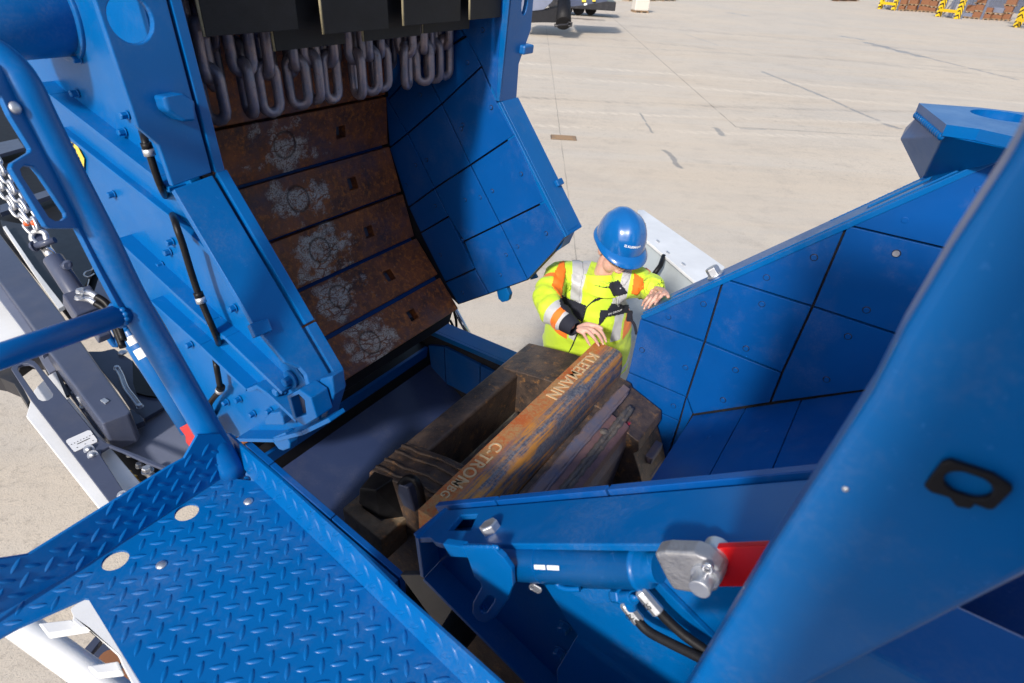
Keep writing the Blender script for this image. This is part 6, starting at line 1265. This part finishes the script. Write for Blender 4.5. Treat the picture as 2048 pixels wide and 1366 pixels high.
# far red and pale goods at the frame top
for (x0, x1, y, mt, lab) in ((1666, 1712, 2, 'rustbox', 'low reddish brown steel frame at the top edge of the yard'), (1250, 1262, 1.5, 'galv', 'small pale crate left of the wrapped pallet'), (1292, 1306, 1.5, 'galv', 'small pale crate right of the wrapped pallet'), (1318, 1346, 1.5, 'white', 'low white crate at the top edge of the yard')):
    a, b = gz(x0, y), gz(x1, y); d_ = (b-a).normalized(); n_ = Vector((-d_.y, d_.x, 0)); CR = thing('crate', lab, 'crate', (a+b)/2, 'crates far up the yard')
    mb = MB(); rect(mb, (a+b)/2, d_, n_, ((b-a).length, 1.0), 0.12, 0.8); mb.build('box', mt, CR, 0.03)
    mb = MB()
    for k in (.1, .5, .9): rect(mb, a+(b-a)*k, d_, n_, (0.15, 1.0), 0, 0.12)
    mb.build('skid', 'wood', CR)
# parked machine with discharge belt at the upper left of the yard
PM = thing('parked_machine', 'dark blue grey mobile machine with conveyor parked at the top of the yard', 'machine', gz(1120, 45))
gd = lambda x, y, d: Pd(x, y, d)
dp = 33.0
mb = MB(); mb.slab([gd(x, y, dp) for x, y in ((1040, -12), (1113, -12), (1104, 4), (1088, 19), (1040, 26))], Vector((0, 2.5, 0))); mb.build('conveyor_frame', 'lgrey', PM, 0.03)
mb = MB(); mb.slab([gd(x, y, dp+0.5) for x, y in ((1120, -15), (1222, -15), (1214, 3), (1165, 11), (1136, 14), (1128, 6))], Vector((0, 3, 0))); mb.build('engine_body', 'grey', PM, 0.03)
mb = MB()
for x0, x1, y0, y1, m_ in ((1164, 1172, 0, 4, 0), (1185, 1191, 0, 3, 0)): mb.slab([gd(x, y, dp+0.35) for x, y in ((x0, y0), (x1, y0), (x1, y1), (x0, y1))], Vector((0, 0.2, 0)))
mb.build('marker_plate', 'stick', PM)
mb = MB(); mb.slab([gd(x, y, dp+0.4) for x, y in ((1168, 7), (1174, 6), (1174, 10), (1168, 11))], Vector((0, 0.2, 0))); mb.build('tail_light', 'label', PM)
mb = MB(); c0_, c1_ = gd(1128, 5, dp), gd(1127, 47, dp-0.5); mb.cyl(c1_, c0_, 0.42, 28, r2=0.36); mb.build('tank', 'rubber', PM)
mb = MB(); mb.slab([gd(x, y, dp-.2) for x, y in ((1045, 24), (1090, 20), (1125, 10), (1128, 46), (1090, 45), (1045, 46))], Vector((0, 1.0, 0))); mb.build('rubber_apron', 'rubber', PM, 0.05)
mb = MB(); mb.tube([gd(x, y, dp-0.6) for x, y in ((1110, 48), (1110, 53), (1118, 50), (1134, 49), (1138, 44), (1144, 46), (1143, 52), (1136, 51))], 0.05, 6); mb.build('frame_tube', 'dgrey', PM)
mb = MB(); rect(mb, gz(1165, 38)+Vector((0, 3.0, 0)), Vector((1, 0, 0)), Vector((0, 1, 0)), (5.0, 2.4), 0.5, 1.1); mb.build('chassis', 'dgrey', PM, 0.05)
for x in (1135, 1160, 1185): mb = MB(); q_ = gz(x, 36)+Vector((0, 2.2, 0.45)); mb.cyl(q_, q_+Vector((0, 0.35, 0)), 0.45, 20); mb.build('wheel', 'rubber', PM)
# ground
mb = MB(); mb.add([(-900, -300, 0), (900, -300, 0), (900, 1500, 0), (-900, 1500, 0)], [(0, 1, 2, 3)]); struct(mb.build('ground', 'ground'))
